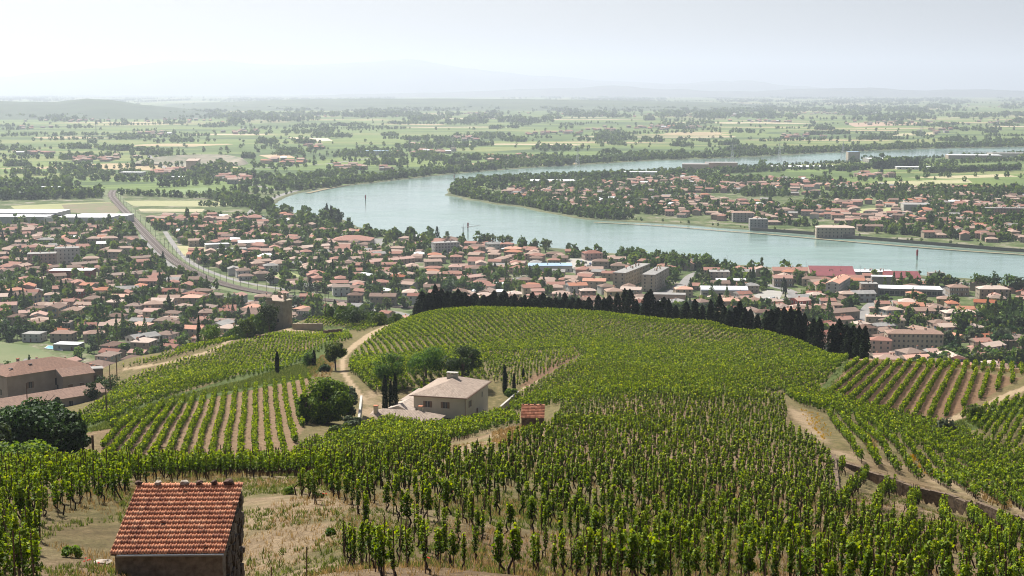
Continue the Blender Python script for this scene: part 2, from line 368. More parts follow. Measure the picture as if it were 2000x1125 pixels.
# ---------------------------------------------------------------- river and plain
RIV = [(2900,262),(2400,276),(2000,286),(1900,288),(1750,292),(1600,299),(1450,307),(1300,312),(1150,320),(1000,329),(860,341),(750,353),(660,364),(610,371),(575,376),(548,386),(533,396),(535,403),(556,411),(600,418),(640,424),(680,437),
       (700,446),(740,452),(790,458),(850,470),(900,475),(960,474),(1060,484),(1120,490),(1180,497),(1300,506),(1360,510),(1400,516),(1460,519),(1500,524),(1620,533),(1700,539),(1800,538),(1900,548),(2000,562),(2300,600),(2700,640),
       (2900,560),(2300,510),(2000,493),(1900,484),(1800,476),(1650,464),(1500,450),(1400,443),(1290,434),(1200,432),(1150,427),(1050,410),(960,396),(905,389),(880,381),(871,373),(877,364),(905,357),(940,354),(1000,352),(1130,344),(1290,333),(1430,327),(1530,322),(1700,314),(1850,306),(2000,300),(2400,291),(2900,276)]
def smooth_line(pts, n=3, closed=True):
    p = np.array(pts, float)
    for _ in range(n):
        q = np.roll(p, -1, 0) if closed else p[1:]
        a = p if closed else p[:-1]
        r = np.empty((len(a) * 2, p.shape[1])); r[0::2] = a * .75 + q * .25; r[1::2] = a * .25 + q * .75
        if not closed: r = np.vstack([p[:1], r, p[-1:]])
        p = r
    return p
rv = smooth_line([G(x, y)[:2] for x, y in RIV], 2)
rng = np.random.default_rng(11)
rv = rv + (np.stack([fbm(rv[:, 0] * .02, rv[:, 1] * .02), fbm(rv[:, 0] * .02 + 50, rv[:, 1] * .02)], -1) - .46) * 26
RIVW = [tuple(p) for p in rv]
outer = [(-46000, 250), (46000, 250), (46000, 46500), (-46000, 46500)]
vin = [Vector(p) for p in outer] + [Vector(p) for p in RIVW]; no = len(outer); nr_ = len(RIVW)
ed = [(i, (i + 1) % no) for i in range(no)] + [(no + i, no + (i + 1) % nr_) for i in range(nr_)]
V2, E2, F2, *_ = delaunay_2d_cdt(vin, ed, [], 0, 1e-4)
V2 = np.array([tuple(v) for v in V2]); F2 = np.array(F2)
cen = V2[F2].mean(1); land = ~inpoly(cen[:, 0], cen[:, 1], RIVW)
m, t, b = newmat('valley_land'); b.inputs['Roughness'].default_value = .95; b.inputs['Specular IOR Level'].default_value = .1
tc = N(t, 'ShaderNodeTexCoord'); mp = N(t, 'ShaderNodeMapping'); mp.inputs['Rotation'].default_value = (0, 0, .32); mp.inputs['Scale'].default_value = (1 / 330, 1 / 120, 1)
wn = N(t, 'ShaderNodeTexNoise'); wn.inputs['Scale'].default_value = .0011; t.links.new(tc.outputs['Object'], wn.inputs['Vector'])
va = N(t, 'ShaderNodeVectorMath', operation='MULTIPLY_ADD'); t.links.new(wn.outputs['Color'], va.inputs[0]); va.inputs[1].default_value = (900, 900, 0); t.links.new(tc.outputs['Object'], va.inputs[2])
t.links.new(va.outputs[0], mp.inputs[0])
vo = N(t, 'ShaderNodeTexVoronoi', voronoi_dimensions='2D', distance='CHEBYCHEV'); vo.inputs['Scale'].default_value = 1; vo.inputs['Randomness'].default_value = .8; t.links.new(mp.outputs[0], vo.inputs['Vector'])
sv = N(t, 'ShaderNodeSeparateColor'); t.links.new(vo.outputs['Color'], sv.inputs[0])
fields = ramp(t, sv.outputs[0], [(0, (.06, .095, .03)), (.14, (.115, .165, .045)), (.3, (.08, .12, .035)), (.44, (.135, .18, .05)), (.58, (.10, .145, .04)), (.7, (.165, .19, .065)), (.8, (.12, .16, .05)), (.88, (.34, .27, .16)), (.93, (.09, .13, .04)), (.98, (.42, .34, .23))], 'CONSTANT')
mp2 = N(t, 'ShaderNodeMapping'); mp2.inputs['Rotation'].default_value = (0, 0, .32); mp2.inputs['Scale'].default_value = (1 / 400, 1 / 26, 1); t.links.new(va.outputs[0], mp2.inputs[0])
strip = noise(t, 1, vec=mp2.outputs[0], detail=3)
fields = mix(t, .45, fields, ramp(t, strip, [(.35, (.3, .3, .3)), (.65, (.75, .75, .75))]), 'OVERLAY')
# gardens and yards of the town
gn = noise(t, .045, detail=5, rough=.7); gn2 = noise(t, .25, detail=3)
town = ramp(t, gn, [(.34, (.035, .06, .015)), (.47, (.07, .10, .03)), (.56, (.13, .14, .07)), (.63, (.22, .20, .155)), (.72, (.29, .265, .23))])
town = mix(t, .5, town, ramp(t, gn2, [(.3, (.3, .3, .3)), (.7, (.75, .75, .75))]), 'OVERLAY')
g2 = N(t, 'ShaderNodeSeparateXYZ'); t.links.new(tc.outputs['Object'], g2.inputs[0])
# far side of the town fades into the fields past about 2 km
edge = math_(t, 'MULTIPLY_ADD', noise(t, .0022, detail=2), 700, 1750)
k = N(t, 'ShaderNodeMapRange'); t.links.new(g2.outputs[1], k.inputs[0]); t.links.new(edge, k.inputs[1]); t.links.new(math_(t, 'ADD', edge, 60), k.inputs[2])
c = mix(t, k.outputs[0], town, fields); t.links.new(c, b.inputs['Base Color'])
tag(link('valley_floor', mesh_np('valley_floor', np.column_stack([V2, np.full(len(V2), ZP)]), F2[land], [m])), kind='structure')
# banks: slope from the land's edge down into the water
nrm = []
for i in range(nr_):
    a = rv[i - 1]; c_ = rv[(i + 1) % nr_]; d = c_ - a; nn = np.array([d[1], -d[0]]) / (np.hypot(*d) + 1e-9)
    q = rv[i] + nn * 1.0
    if not inpoly(q[0], q[1], RIVW): nn = -nn
    nrm.append(nn)
nrm = np.array(nrm)
rows_ = [np.column_stack([rv - nrm * 7, np.full(nr_, ZP + .06)]), np.column_stack([rv - nrm * 2, np.full(nr_, ZP + .9)]), np.column_stack([rv + nrm * .5, np.full(nr_, ZP + .4)]), np.column_stack([rv + nrm * 5, np.full(nr_, ZP - 3)])]
Vb = np.vstack(rows_); Fb = []
for r_ in range(3):
    for i in range(nr_): j = (i + 1) % nr_; Fb.append((r_ * nr_ + i, r_ * nr_ + j, (r_ + 1) * nr_ + j, (r_ + 1) * nr_ + i))
M_BANK = simple('river_bank_grass', (.15, .15, .07), (.05, .07, .025), .05, .95)
tag(link('river_bank', mesh_np('river_bank', Vb, np.array(Fb), [M_BANK])), kind='structure')
m, t, b = newmat('river_water'); b.inputs['Base Color'].default_value = (.115, .21, .185, 1); b.inputs['Roughness'].default_value = .12; b.inputs['IOR'].default_value = 1.33
tc = N(t, 'ShaderNodeTexCoord'); mp = N(t, 'ShaderNodeMapping'); mp.inputs['Scale'].default_value = (.02, .05, 1); mp.inputs['Rotation'].default_value = (0, 0, .35); t.links.new(tc.outputs['Object'], mp.inputs[0])
wv = noise(t, 1, vec=mp.outputs[0], detail=7, rough=.65); w2 = noise(t, .9, detail=3)
bump(t, b, math_(t, 'ADD', wv, math_(t, 'MULTIPLY', w2, .06)), .35, 1.3)
t.links.new(ramp(t, noise(t, .004, detail=5), [(.4, (.06, .06, .06)), (.62, (.26, .26, .26))]), b.inputs['Roughness']); cc = ramp(t, wv, [(.35, (.135, .215, .175)), (.65, (.18, .265, .225))]); t.links.new(cc, b.inputs['Base Color'])
wv_poly = rv + nrm * -3
Vw, _, Fw, *_ = delaunay_2d_cdt([Vector(p) for p in rv + nrm * 1.5], [(i, (i + 1) % nr_) for i in range(nr_)], [], 1, 1e-4)
Vw = np.array([tuple(v) for v in Vw]); Fw = [tuple(f) for f in Fw]
tag(link('river', mesh_np('river', np.column_stack([Vw, np.full(len(Vw), ZP - .6)]), Fw, [m])), kind='structure')

# far ridges and the mountains beyond the plain
def ridge(name, prof, Y0, front, back, mat, amp, base=ZP, xr=(-500, 2500), n=260, rows=26, seed=0):
    xs = np.linspace(xr[0], xr[1], n); yt = np.interp(xs, [p[0] for p in prof], [p[1] for p in prof])
    r0 = np.array([at(x, y, Y0) for x, y in zip(xs, yt)]); V = []
    for j in range(rows):
        s = j / (rows - 1); Yj = Y0 - front + (front + back) * s
        k = np.sin(min(s * (front + back) / front, 1) * math.pi / 2) if s * (front + back) <= front else math.cos((s * (front + back) - front) / back * math.pi / 2)
        X = r0[:, 0] * Yj / Y0; z = base - 2 + (r0[:, 2] - base + 2) * k
        z = z + (fbm(X / (front * .25) + seed, np.full(n, Yj / (front * .25)), 5) - .46) * amp * k
        V.append(np.column_stack([X, np.full(n, Yj), z]))
    V = np.vstack(V); idx = np.arange(n * rows).reshape(rows, n)
    F = np.stack([idx[:-1, :-1], idx[:-1, 1:], idx[1:, 1:], idx[1:, :-1]], -1).reshape(-1, 4)
    return tag(link(name, mesh_np(name, V, F, [mat], smooth=True)), kind='structure')
M_WOODED = simple('wooded_ridge', (.02, .04, .015), (.05, .08, .03), .006, .95)
M_WOOD2 = simple('wooded_terrace', (.022, .045, .018), (.08, .11, .04), .0045, .95)
M_MOUNT = simple('mountain_slopes', (.05, .06, .045), (.10, .11, .08), .001, .95)
ridge('wooded_hills', [(-500,198),(0,198),(60,200),(110,202),(170,194),(215,196),(270,204),(350,212),(480,230),(600,240)], 8200, 1500, 1500, M_WOODED, 24, xr=(-700, 620), seed=3)
ridge('wooded_terrace', [(-500,212),(250,212),(400,200),(600,195),(800,193),(1000,194),(1200,196),(1350,200),(1500,206),(1700,212),(2600,216)], 11500, 2400, 2000, M_WOOD2, 22, xr=(-200, 2600), seed=8)
ridge('mountains', [(-500,165),(0,150),(150,140),(330,122),(440,121),(520,128),(600,127),(690,122),(760,119),(840,124),(900,131),(960,140),(1060,150),(1130,156),(1250,163),(1340,166),(1400,160),(1450,160),(1540,170),(1700,178),(2100,181),(2600,184)], 33500, 4500, 3500, M_MOUNT, 220, rows=40, n=420, seed=12)
ridge('distant_hills', [(-500,190),(600,188),(900,180),(1100,172),(1200,168),(1300,175),(1480,178),(1600,173),(1700,172),(1800,178),(2000,176),(2200,170),(2600,180)], 23500, 2200, 1800, M_MOUNT, 70, n=300, seed=21)

# ---------------------------------------------------------------- haze over the valley
def haze():
    m = bpy.data.materials.new('valley_haze'); m.use_nodes = True; t = m.node_tree; t.nodes.clear()
    v = t.nodes.new('ShaderNodeVolumePrincipled'); o = t.nodes.new('ShaderNodeOutputMaterial')
    v.inputs['Color'].default_value = (.78, .88, 1.0, 1); v.inputs['Density'].default_value = HAZE_D; v.inputs['Anisotropy'].default_value = .35
    t.links.new(v.outputs[0], o.inputs['Volume'])
    b = MB(); b.box(-47500, 47500, -400, 47500, ZP - 35, 800)
    tag(b.build('haze', [m]), kind='stuff')
HAZE_D = 0.74e-4
haze()
# ---------------------------------------------------------------- vines
LEAF_V = leafmat('vine_leaves', [(0, (.025, .048, .007)), (.3, (.06, .105, .010)), (.6, (.17, .26, .02)), (1, (.46, .51, .052))], .36, attr='young')  # ramp paints sunlit tops and near-black shade below, over real young-leaf yellow
rg = np.random.default_rng(77)
def quads(C, Nn, size, rg, aspect=1.0, drop=.0):
    """leaf quads at centres C facing roughly Nn"""
    n = len(C); d = Nn + rg.normal(0, .55, (n, 3)); d /= np.linalg.norm(d, axis=1, keepdims=True) + 1e-9
    u = np.cross(d, rg.normal(0, 1, (n, 3))); u /= np.linalg.norm(u, axis=1, keepdims=True) + 1e-9; w = np.cross(d, u)
    s = (size * rg.uniform(.65, 1.3, n))[:, None] * .5
    k = d * s * .35
    V = np.stack([C + u * s * 1.15 - k, C + w * s * aspect, C - u * s * 1.15 - k, C - w * s * aspect], 1)
    return V.reshape(-1, 3)
def vine_leaves(bx, by, bz, hgt, wid, n, size, rg, low=.45, elong=(1, 1), shoots=True):
    """arrays for many vines at once: n leaves for each; returns leaf quads and the youth of each leaf, doubling as painted light by height"""
    m = len(bx); t = rg.random((m, n)); z = low + (1 - low) * t
    a = rg.uniform(0, 2 * math.pi, (m, n)); bulge = np.interp(z, [0, .3, .5, .75, .92, 1.0], [.5, .7, 1.0, .95, .7, .4])
    r = np.sqrt(rg.uniform(.15, 1, (m, n))) * bulge * wid[:, None]
    lump = 1 + .45 * np.sin(z * 17 + rg.uniform(0, 6, (m, 1)) + a * 2)
    X = np.cos(a) * r * lump * elong[0]; Y = np.sin(a) * r * lump * elong[1]
    lean = rg.normal(0, .05, (m, 2, 1))
    C = np.stack([bx[:, None] + X + lean[:, 0] * z * hgt[:, None], by[:, None] + Y + lean[:, 1] * z * hgt[:, None], bz[:, None] + z * hgt[:, None]], -1).reshape(-1, 3)
    Nn = np.stack([X, Y, np.full_like(X, .12)], -1).reshape(-1, 3); Nn /= np.linalg.norm(Nn, axis=1, keepdims=True) + 1e-9
    Q = quads(C, Nn, size, rg)
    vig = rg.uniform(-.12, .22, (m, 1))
    young = np.clip((z - .55) * 1.3 + rg.uniform(-.15, .25, (m, n)) + vig, 0, 1).reshape(-1)  # grows with height: younger leaves, and light painted onto the tops
    return Q, np.repeat(young, 4)
def quad_mesh(name, Q, young, mats, extra=None):
    n = len(Q) // 4; V = Q; F = [np.arange(n * 4).reshape(-1, 4)]; mi = [np.zeros(n, int)]
    if extra is not None:
        Ve, Fe, me_ = extra; F.append(Fe + len(V)); V = np.vstack([V, Ve]); mi.append(me_); young = np.concatenate([young, np.zeros(len(Ve))])
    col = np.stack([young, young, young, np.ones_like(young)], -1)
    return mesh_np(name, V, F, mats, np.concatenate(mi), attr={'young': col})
# prototypes for the nearest vines
def vine_parts(k):
    r = np.random.default_rng(100 + k); hgt = r.uniform(1.35, 1.95); slim = k % 3
    wid = (.12, .16, .21)[slim]; n = (150, 190, 240)[slim]
    cx = r.uniform(-.1, .1); Q, yg = vine_leaves(np.array([cx]), np.array([0.]), np.array([0.]), np.array([hgt]), np.array([wid]), n, .105, r, low=r.uniform(.28, .42))
    q2, y2 = vine_leaves(np.array([cx + r.uniform(-.15, .15)]), np.array([r.uniform(-.1, .1)]), np.array([hgt * .8]), np.array([.45]), np.array([.09]), 22, .11, r, low=0)
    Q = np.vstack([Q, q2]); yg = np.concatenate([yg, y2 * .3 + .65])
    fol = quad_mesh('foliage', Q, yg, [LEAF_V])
    tb = MB(); p = [(r.uniform(-.45, .45), r.uniform(-.25, .25), -.1)]; x, y = p[0][0] * .9, p[0][1] * .9; z = .05
    while z < hgt * .42:
        p.append((x, y, z)); z += r.uniform(.09, .16); x += r.uniform(-.11, .11) - x * .25; y += r.uniform(-.07, .07) - y * .25
    p.append((0, 0, hgt * .45)); p.append((cx * .5, 0, hgt * .7))
    tb.tube(p, list(np.linspace(.055, .02, len(p))), 5); trunk = tb.mesh('trunk', [M_BARK], True)
    sb = MB(); lx, ly = r.uniform(-.09, .09, 2); sb.tube([(0, 0, -.15), (lx, ly, hgt + r.uniform(-.05, .3))], [.03, .024], 5); stake = sb.mesh('stake', [M_WOOD])
    return fol, trunk, stake, slim, hgt
VPROTO = [vine_parts(k) for k in range(12)]
# plots: polygon on the photograph, distance range, row direction, spacings, (height, width), keep share, row-like
VP = [
 ('left', [(-120,905),(300,908),(660,900),(665,932),(540,936),(470,936),(300,943),(262,950),(235,985),(130,1002),(85,1035),(70,1200),(-120,1200)], (46,128), 20, 1.35, 1.15, (1.85,.23), .93, 0),
 ('slope', [(640,932),(660,900),(760,875),(880,868),(880,905),(960,890),(1030,850),(1080,838),(1100,790),(1250,775),(1400,765),(1530,785),(1540,840),(1600,878),(1625,905),(1632,990),(1800,1050),(2120,1110),(2120,1250),(655,1250),(672,1010),(560,965)], (44,262), -12, 1.6, 1.36, (1.65,.155), .95, 0),
 ('house', [(740,826),(830,815),(1000,812),(1020,832),(960,842),(900,862),(760,880),(600,905),(560,902),(600,876),(700,848)], (112,205), 10, 1.25, 1.1, (1.75,.3), .97, 0),
 ('band', [(1530,770),(1620,775),(1700,802),(1830,832),(1900,860),(2120,930),(2120,1010),(1990,975),(1900,925),(1800,880),(1740,850),(1650,820),(1560,792)], (150,262), 30, 1.3, 1.1, (1.7,.3), .97, 0),
 ('bandrows', [(1600,812),(1660,822),(1740,855),(1800,885),(1900,928),(2060,1000),(2060,1030),(1930,984),(1850,958),(1790,938),(1720,916),(1660,900),(1640,880)], (140,225), 8, 2.1, .75, (1.7,.3), .9, 0),
 ('terrace', [(1640,915),(1720,930),(1790,950),(1850,972),(1930,1000),(2120,1085),(2120,1120),(1800,1055),(1636,1000)], (84,158), 17, 2.7, .95, (1.7,.2), .96, 0),
 ('lower', [(1870,812),(1990,780),(2120,770),(2120,925),(1950,872)], (180,290), 25, 1.35, 1.1, (1.5,.3), .98, 0),
 ('rows', [(1605,776),(1668,708),(1800,714),(1995,740),(1835,822),(1700,800)], (205,352), 20, 2.5, .75, (1.5,.30), 1, 1),
 ('plateauright', [(1100,603),(1200,602),(1400,618),(1480,632),(1560,655),(1662,697),(1592,772),(1400,768),(1250,774),(1110,790),(1010,806),(985,798),(1040,760),(1148,696),(1110,680)], (246,492), 24, 2.0, .95, (1.65,.3), .97, 0),
 ('plateau', [(680,722),(690,694),(735,655),(790,628),(830,604),(1000,598),(1100,603),(1110,680),(1120,686),(940,694),(950,748),(900,765),(790,765),(735,770)], (246,492), -12, 1.8, 1.0, (1.65,.32), .97, 0),
 ('patch', [(944,696),(1118,688),(1140,694),(1010,758),(955,746)], (255,400), 35, 1.7, 1.3, (1.35,.25), .85, 0),
 ('patch2', [(680,726),(735,700),(790,705),(800,765),(735,770)], (265,400), 35, 1.6, 1.2, (1.5,.28), .9, 0),
 ('leftmid', [(110,835),(195,792),(235,752),(300,724),(400,692),(470,670),(560,652),(680,650),(688,664),(635,682),(560,722),(400,756),(290,793),(215,825),(150,845)], (235,470), 48, 1.8, 1.2, (1.55,.32), .93, 0),
 ('strip', [(225,722),(300,702),(440,655),(470,648),(458,664),(390,686),(300,710)], (370,500), 48, 1.8, 1.2, (1.5,.34), .96, 0),
 ('farleft', [(590,640),(600,620),(668,610),(700,625),(660,640)], (460,545), 10, 1.8, 1.2, (1.5,.34), .95, 0),
 ('farmid', [(640,632),(770,612),(800,612),(760,632),(700,650)], (470,500), 10, 1.8, 1.2, (1.5,.34), .95, 0),
 ('garden', [(190,902),(218,832),(330,788),(604,738),(612,790),(578,866),(560,900)], (160,320), -10.5, 1.85, .8, (1.4,.30), .99, 1),
 ('brow', [(1720,716),(1850,722),(2120,742),(2120,724),(1950,712),(1850,706)], (330,400), 20, 2, 1, (1.5,.34), .95, 0)]
allv = []
for pi, (nm, poly, (y0, y1), ang, sr, sv_, (hh, ww), keep, rowy) in enumerate(VP):
    a = R(ang); dx, dy = math.sin(a), math.cos(a); ext = y1 * 1.2
    ext = min(y1 * 1.25, 520) * 1.1; us = np.arange(-ext, ext, sr); vs = np.arange(-ext, ext, sv_)
    U, W = np.meshgrid(us, vs); U = U.ravel(); W = W.ravel()
    X = U * dy + W * dx; Y = -U * dx + W * dy + (y0 + y1) / 2 * 0
    k = (Y > y0 * (.93 if y0 < 60 else .8)) & (Y < min(y1 * 1.25, 520)) & (np.abs(X / np.maximum(Y, 1)) < .44); X, Y = X[k], Y[k]
    X = X + rg.normal(0, .1 * (1 if not rowy else .6), len(X)) ; Y = Y + rg.normal(0, .1, len(X))
    bend = (fbm(X * .02, Y * .02, 2) - .4) * (3 if not rowy else 1.2); X = X + bend
    # drop what lies outside the polygon
    Z = H(X, Y); qx, qy = proj(X, Y, Z); k = inpoly(qx, qy, poly) & (rg.random(len(X)) < keep) & seen(X, Y, Z + .5)
    if nm == 'slope':
        dens = fbm(X * .08 + 5, Y * .08, 3); sparse = np.clip(1.25 - (Y - 46) / 55, 0, 1) * np.clip((1500 - qx) / 500, 0, 1)
        k &= rg.random(len(X)) > np.maximum(sparse * .5, .12 * (Y < 110))
        k &= (dens > .24) | (Y > 105)
        k &= ~inpoly(qx, qy, [(880,868),(930,846),(1010,834),(1030,842),(980,868),(940,885),(900,905)])
    if nm in ('leftmid', 'strip', 'lower'): k &= fbm(X * .1, Y * .1, 2) > .2
    X, Y, Z = X[k], Y[k], Z[k]
    vig = .8 + .4 * fbm(X * .05, Y * .05, 3)
    hv = hh * vig * rg.uniform(.82, 1.12, len(X)); wv_ = ww * rg.uniform(.75, 1.25, len(X))
    allv.append(np.column_stack([X, Y, Z, hv, wv_, np.full(len(X), pi), np.full(len(X), rowy), qx[k], qy[k]]))
allv = np.vstack(allv)
# keep clear of the stone hut and its door
HUT = at(326, 1083, 50.0); HUT_RZ = R(1.8)
d = np.hypot(allv[:, 0] - (HUT[0] + .3), allv[:, 1] - (HUT[1] + 2.6)); allv = allv[d > 4.2]
inview = (allv[:, 7] > -30) & (allv[:, 7] < 2030) & (allv[:, 8] < 1170)
order = np.argsort(np.where(inview, np.hypot(allv[:, 0], allv[:, 1]), 1e6))
NEAR, REST = allv[order[:300]], allv[order[300:]]
print('vines', len(allv), 'near to', NEAR[-1, 1])
VINES = []
for i, v in enumerate(NEAR):
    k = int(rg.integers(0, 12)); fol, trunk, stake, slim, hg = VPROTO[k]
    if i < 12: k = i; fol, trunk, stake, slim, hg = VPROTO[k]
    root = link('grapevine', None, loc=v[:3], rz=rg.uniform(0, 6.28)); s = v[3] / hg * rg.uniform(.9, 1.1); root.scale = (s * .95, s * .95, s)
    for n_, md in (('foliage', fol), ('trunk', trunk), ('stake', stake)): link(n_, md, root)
    VINES.append((root, ('slim', 'leafy', 'bushy')[slim], ('short' if s * hg < 1.5 else 'tall' if s * hg > 1.85 else ''), v[7], v[8], 'v'))
# all the others as one mass
Qs, Ys, Ve, Fe, Me = [], [], [], [], []; nv = 0
lod = [(0, 80, 130, .12), (80, 110, 90, .14), (110, 150, 56, .17), (150, 215, 30, .25), (215, 320, 18, .31), (320, 600, 12, .38)]
for d0, d1, n, size in lod:
    s = REST[(REST[:, 1] >= d0) & (REST[:, 1] < d1)]
    for rowy in (0, 1):
        q = s[s[:, 6] == rowy]
        if not len(q): continue
        a = R(VP[int(q[0, 5])][3]) if rowy else 0
        nn = int(n * (1.5 if rowy else 1)) + 2
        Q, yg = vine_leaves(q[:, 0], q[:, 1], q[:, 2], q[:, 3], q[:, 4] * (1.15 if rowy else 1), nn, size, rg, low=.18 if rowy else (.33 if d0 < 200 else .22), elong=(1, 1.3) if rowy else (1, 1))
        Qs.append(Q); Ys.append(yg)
    q = s
    if d0 < 320:      # stakes and trunks: three-sided
        m_ = len(q); k3 = np.array([[0, 1], [-.87, -.5], [.87, -.5]])
        for kind in (0, 1):
            if kind == 1 and d0 >= 150: continue
            r_ = .032 if kind == 0 else .05; zt = q[:, 3] + rg.uniform(-.1, .25, m_) if kind == 0 else q[:, 3] * .5
            lean = rg.normal(0, .07, (m_, 2)) if kind == 0 else np.zeros((m_, 2)); b0 = np.zeros((m_, 2)) if kind == 0 else rg.normal(0, .22, (m_, 2))
            mid = b0 * rg.uniform(.3, 1.1, (m_, 1)) + (rg.normal(0, .09, (m_, 2)) if kind else 0)
            lev = [(b0, np.full(m_, -.1)), (mid if kind else lean * .5, zt * .5), (lean, zt)]
            V = np.empty((m_, 3, 3, 3))
            for l, (off, zz) in enumerate(lev):
                for c_ in range(3):
                    V[:, l, c_, 0] = q[:, 0] + off[:, 0] + k3[c_, 0] * r_; V[:, l, c_, 1] = q[:, 1] + off[:, 1] + k3[c_, 1] * r_; V[:, l, c_, 2] = q[:, 2] + zz
            base = nv + np.arange(m_)[:, None] * 9
            for l in (0, 1):
                for c_ in range(3):
                    e = (c_ + 1) % 3; Fe.append(np.stack([base[:, 0] + l * 3 + c_, base[:, 0] + l * 3 + e, base[:, 0] + l * 3 + 3 + e, base[:, 0] + l * 3 + 3 + c_], -1)); Me.append(np.full(m_, 1 + kind))
            Ve.append(V.reshape(-1, 3)); nv += m_ * 9
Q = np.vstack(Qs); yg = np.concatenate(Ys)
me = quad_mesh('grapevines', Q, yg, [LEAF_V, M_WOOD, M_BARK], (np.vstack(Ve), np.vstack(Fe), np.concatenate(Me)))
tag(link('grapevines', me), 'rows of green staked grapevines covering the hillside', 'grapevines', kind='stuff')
print('vine leaves', len(Q) // 4)
# ---------------------------------------------------------------- trees
LEAVES = {'dark': leafmat('dark_foliage', [(0, (.015, .035, .010)), (.6, (.034, .068, .016)), (1, (.065, .11, .024))], .22, objvar=.5),
          'mid': leafmat('green_foliage', [(0, (.025, .055, .010)), (.6, (.065, .12, .018)), (1, (.14, .20, .03))], .32, objvar=.5),
          'light': leafmat('light_green_foliage', [(0, (.05, .09, .015)), (.6, (.10, .16, .025)), (1, (.18, .23, .04))], .38, objvar=.4),
          'olive': leafmat('grey_green_foliage', [(0, (.035, .055, .03)), (.6, (.075, .10, .05)), (1, (.13, .16, .08))], .3, objvar=.3),
          'purple': leafmat('purple_foliage', [(0, (.02, .01, .012)), (1, (.06, .025, .03))], .25),
          'rust': leafmat('rust_foliage', [(0, (.20, .10, .02)), (1, (.36, .20, .05))], .3),
          'fresh': leafmat('fresh_foliage', [(0, (.035, .075, .010)), (.5, (.09, .16, .018)), (1, (.20, .28, .035))], .4),
          'cypress': leafmat('cypress_foliage', [(0, (.006, .012, .005)), (.7, (.015, .028, .009)), (1, (.035, .055, .015))], .12, rough=.9)}
M_YEL = leafmat('yellow_flowers', [(0, (.30, .20, .02)), (1, (.55, .36, .03))], .3)
M_STRAW = leafmat('dry_grass', [(0, (.16, .13, .05)), (.5, (.28, .20, .08)), (1, (.38, .28, .13))], .3)
M_GRASS = leafmat('green_grass', [(0, (.05, .075, .02)), (.6, (.10, .14, .03)), (1, (.20, .22, .06))], .35)
def crown_pts(kind, n, r, H_=10., W=8.):
    """n leaf centres and outward directions of a crown"""
    if kind in ('cypress', 'poplar', 'conifer'):
        t = r.random(n) ** (1.15 if kind == 'conifer' else .95); b0 = {'cypress': .03, 'poplar': .12, 'conifer': .1}[kind]
        z = b0 + (1 - b0) * t
        prof = {'cypress': lambda u: np.interp(u, [0, .12, .4, .75, .93, 1], [.55, .9, 1, .72, .32, .03]),
                'poplar': lambda u: np.interp(u, [0, .15, .5, .8, 1], [.5, .9, 1, .7, .1]), 'conifer': lambda u: np.interp(u, [0, .1, 1], [.7, 1, .04]) * (1 + .17 * np.sin(u * 44))}[kind](t)
        a = r.uniform(0, 2 * math.pi, n); lump = 1 + .22 * np.sin(a * 3 + z * 9 + r.uniform(0, 6)) + .13 * np.sin(a * 5 - z * 23)
        q = prof * lump * W / 2 * np.sqrt(r.uniform(.35, 1, n))
        C = np.stack([np.cos(a) * q, np.sin(a) * q, z * H_], -1); D = np.stack([np.cos(a), np.sin(a), np.full(n, .35)], -1); return C, D
    nl = {'full': 34, 'broad': 17, 'round': 11, 'pine': 9, 'bush': 8, 'airy': 20}[kind]
    zc, zr = {'full': (.43, .52), 'broad': (.54, .40), 'round': (.6, .32), 'pine': (.8, .14), 'bush': (.45, .42), 'airy': (.55, .40)}[kind]
    u = r.normal(0, 1, (nl, 3)); u /= np.linalg.norm(u, axis=1, keepdims=True); rad = r.uniform(.35, 1, nl)[:, None] ** .5
    L = u * rad * np.array([W * .34, W * .34, zr * H_ * .72]); L[:, 2] += zc * H_
    lr = r.uniform(.13, .27, nl) * W * {'airy': .75, 'full': .72}.get(kind, 1); w = lr ** 2; k = r.choice(nl, n, p=w / w.sum())
    d = r.normal(0, 1, (n, 3)); d /= np.linalg.norm(d, axis=1, keepdims=True)
    q = lr[k][:, None] * (r.uniform(.45, 1.05, (n, 1)) ** .6)
    C = L[k] + d * q * np.array([1, 1, .8 if kind != 'pine' else .5]); C[:, 2] = np.maximum(C[:, 2], .03 * H_)
    return C, d + np.array([0, 0, .2])
def trunk_mb(r, H_, W, kind, mb=None, m=0):
    mb = mb or MB(); th = {'pine': .8, 'cypress': .3, 'poplar': .5, 'conifer': .7, 'bush': .3}.get(kind, .55) * H_
    x, y = r.uniform(-.03, .03, 2) * H_; rb = .03 * H_ if kind not in ('bush', 'cypress') else .018 * H_
    mb.tube([(0, 0, -.6), (x * .4, y * .4, th * .4), (x, y, th)], [rb * 1.2, rb * .9, rb * .5], 6, m)
    if kind in ('broad', 'round', 'airy', 'pine', 'full'):
        for i in range(5):
            a = r.uniform(0, 6.28); z0 = th * r.uniform(.35, .8); l = W * r.uniform(.2, .36)
            mb.tube([(x * .5, y * .5, z0), (math.cos(a) * l * .5, math.sin(a) * l * .5, z0 + l * .6), (math.cos(a) * l, math.sin(a) * l, z0 + l * 1.05)], [rb * .5, rb * .3, rb * .12], 4, m)
    return mb
def tree_mesh(name, kind, lm, n, size, seed, H_=10., W=8.):      # one small mesh: trunk and crown
    r = np.random.default_rng(seed); C, D = crown_pts(kind, n, r, H_, W); Q = quads(C, D, size, r)
    mb = trunk_mb(r, H_, W, kind); V = np.array(mb.v); F = [np.arange(len(Q)).reshape(-1, 4)]
    fl = [tuple(f) for f in F[0]] + [tuple(i + len(Q) for i in f) for f in mb.f]
    return mesh_np(name, np.vstack([Q, V]), fl, [lm, M_TRUNK], [0] * len(F[0]) + [1] * len(mb.f))
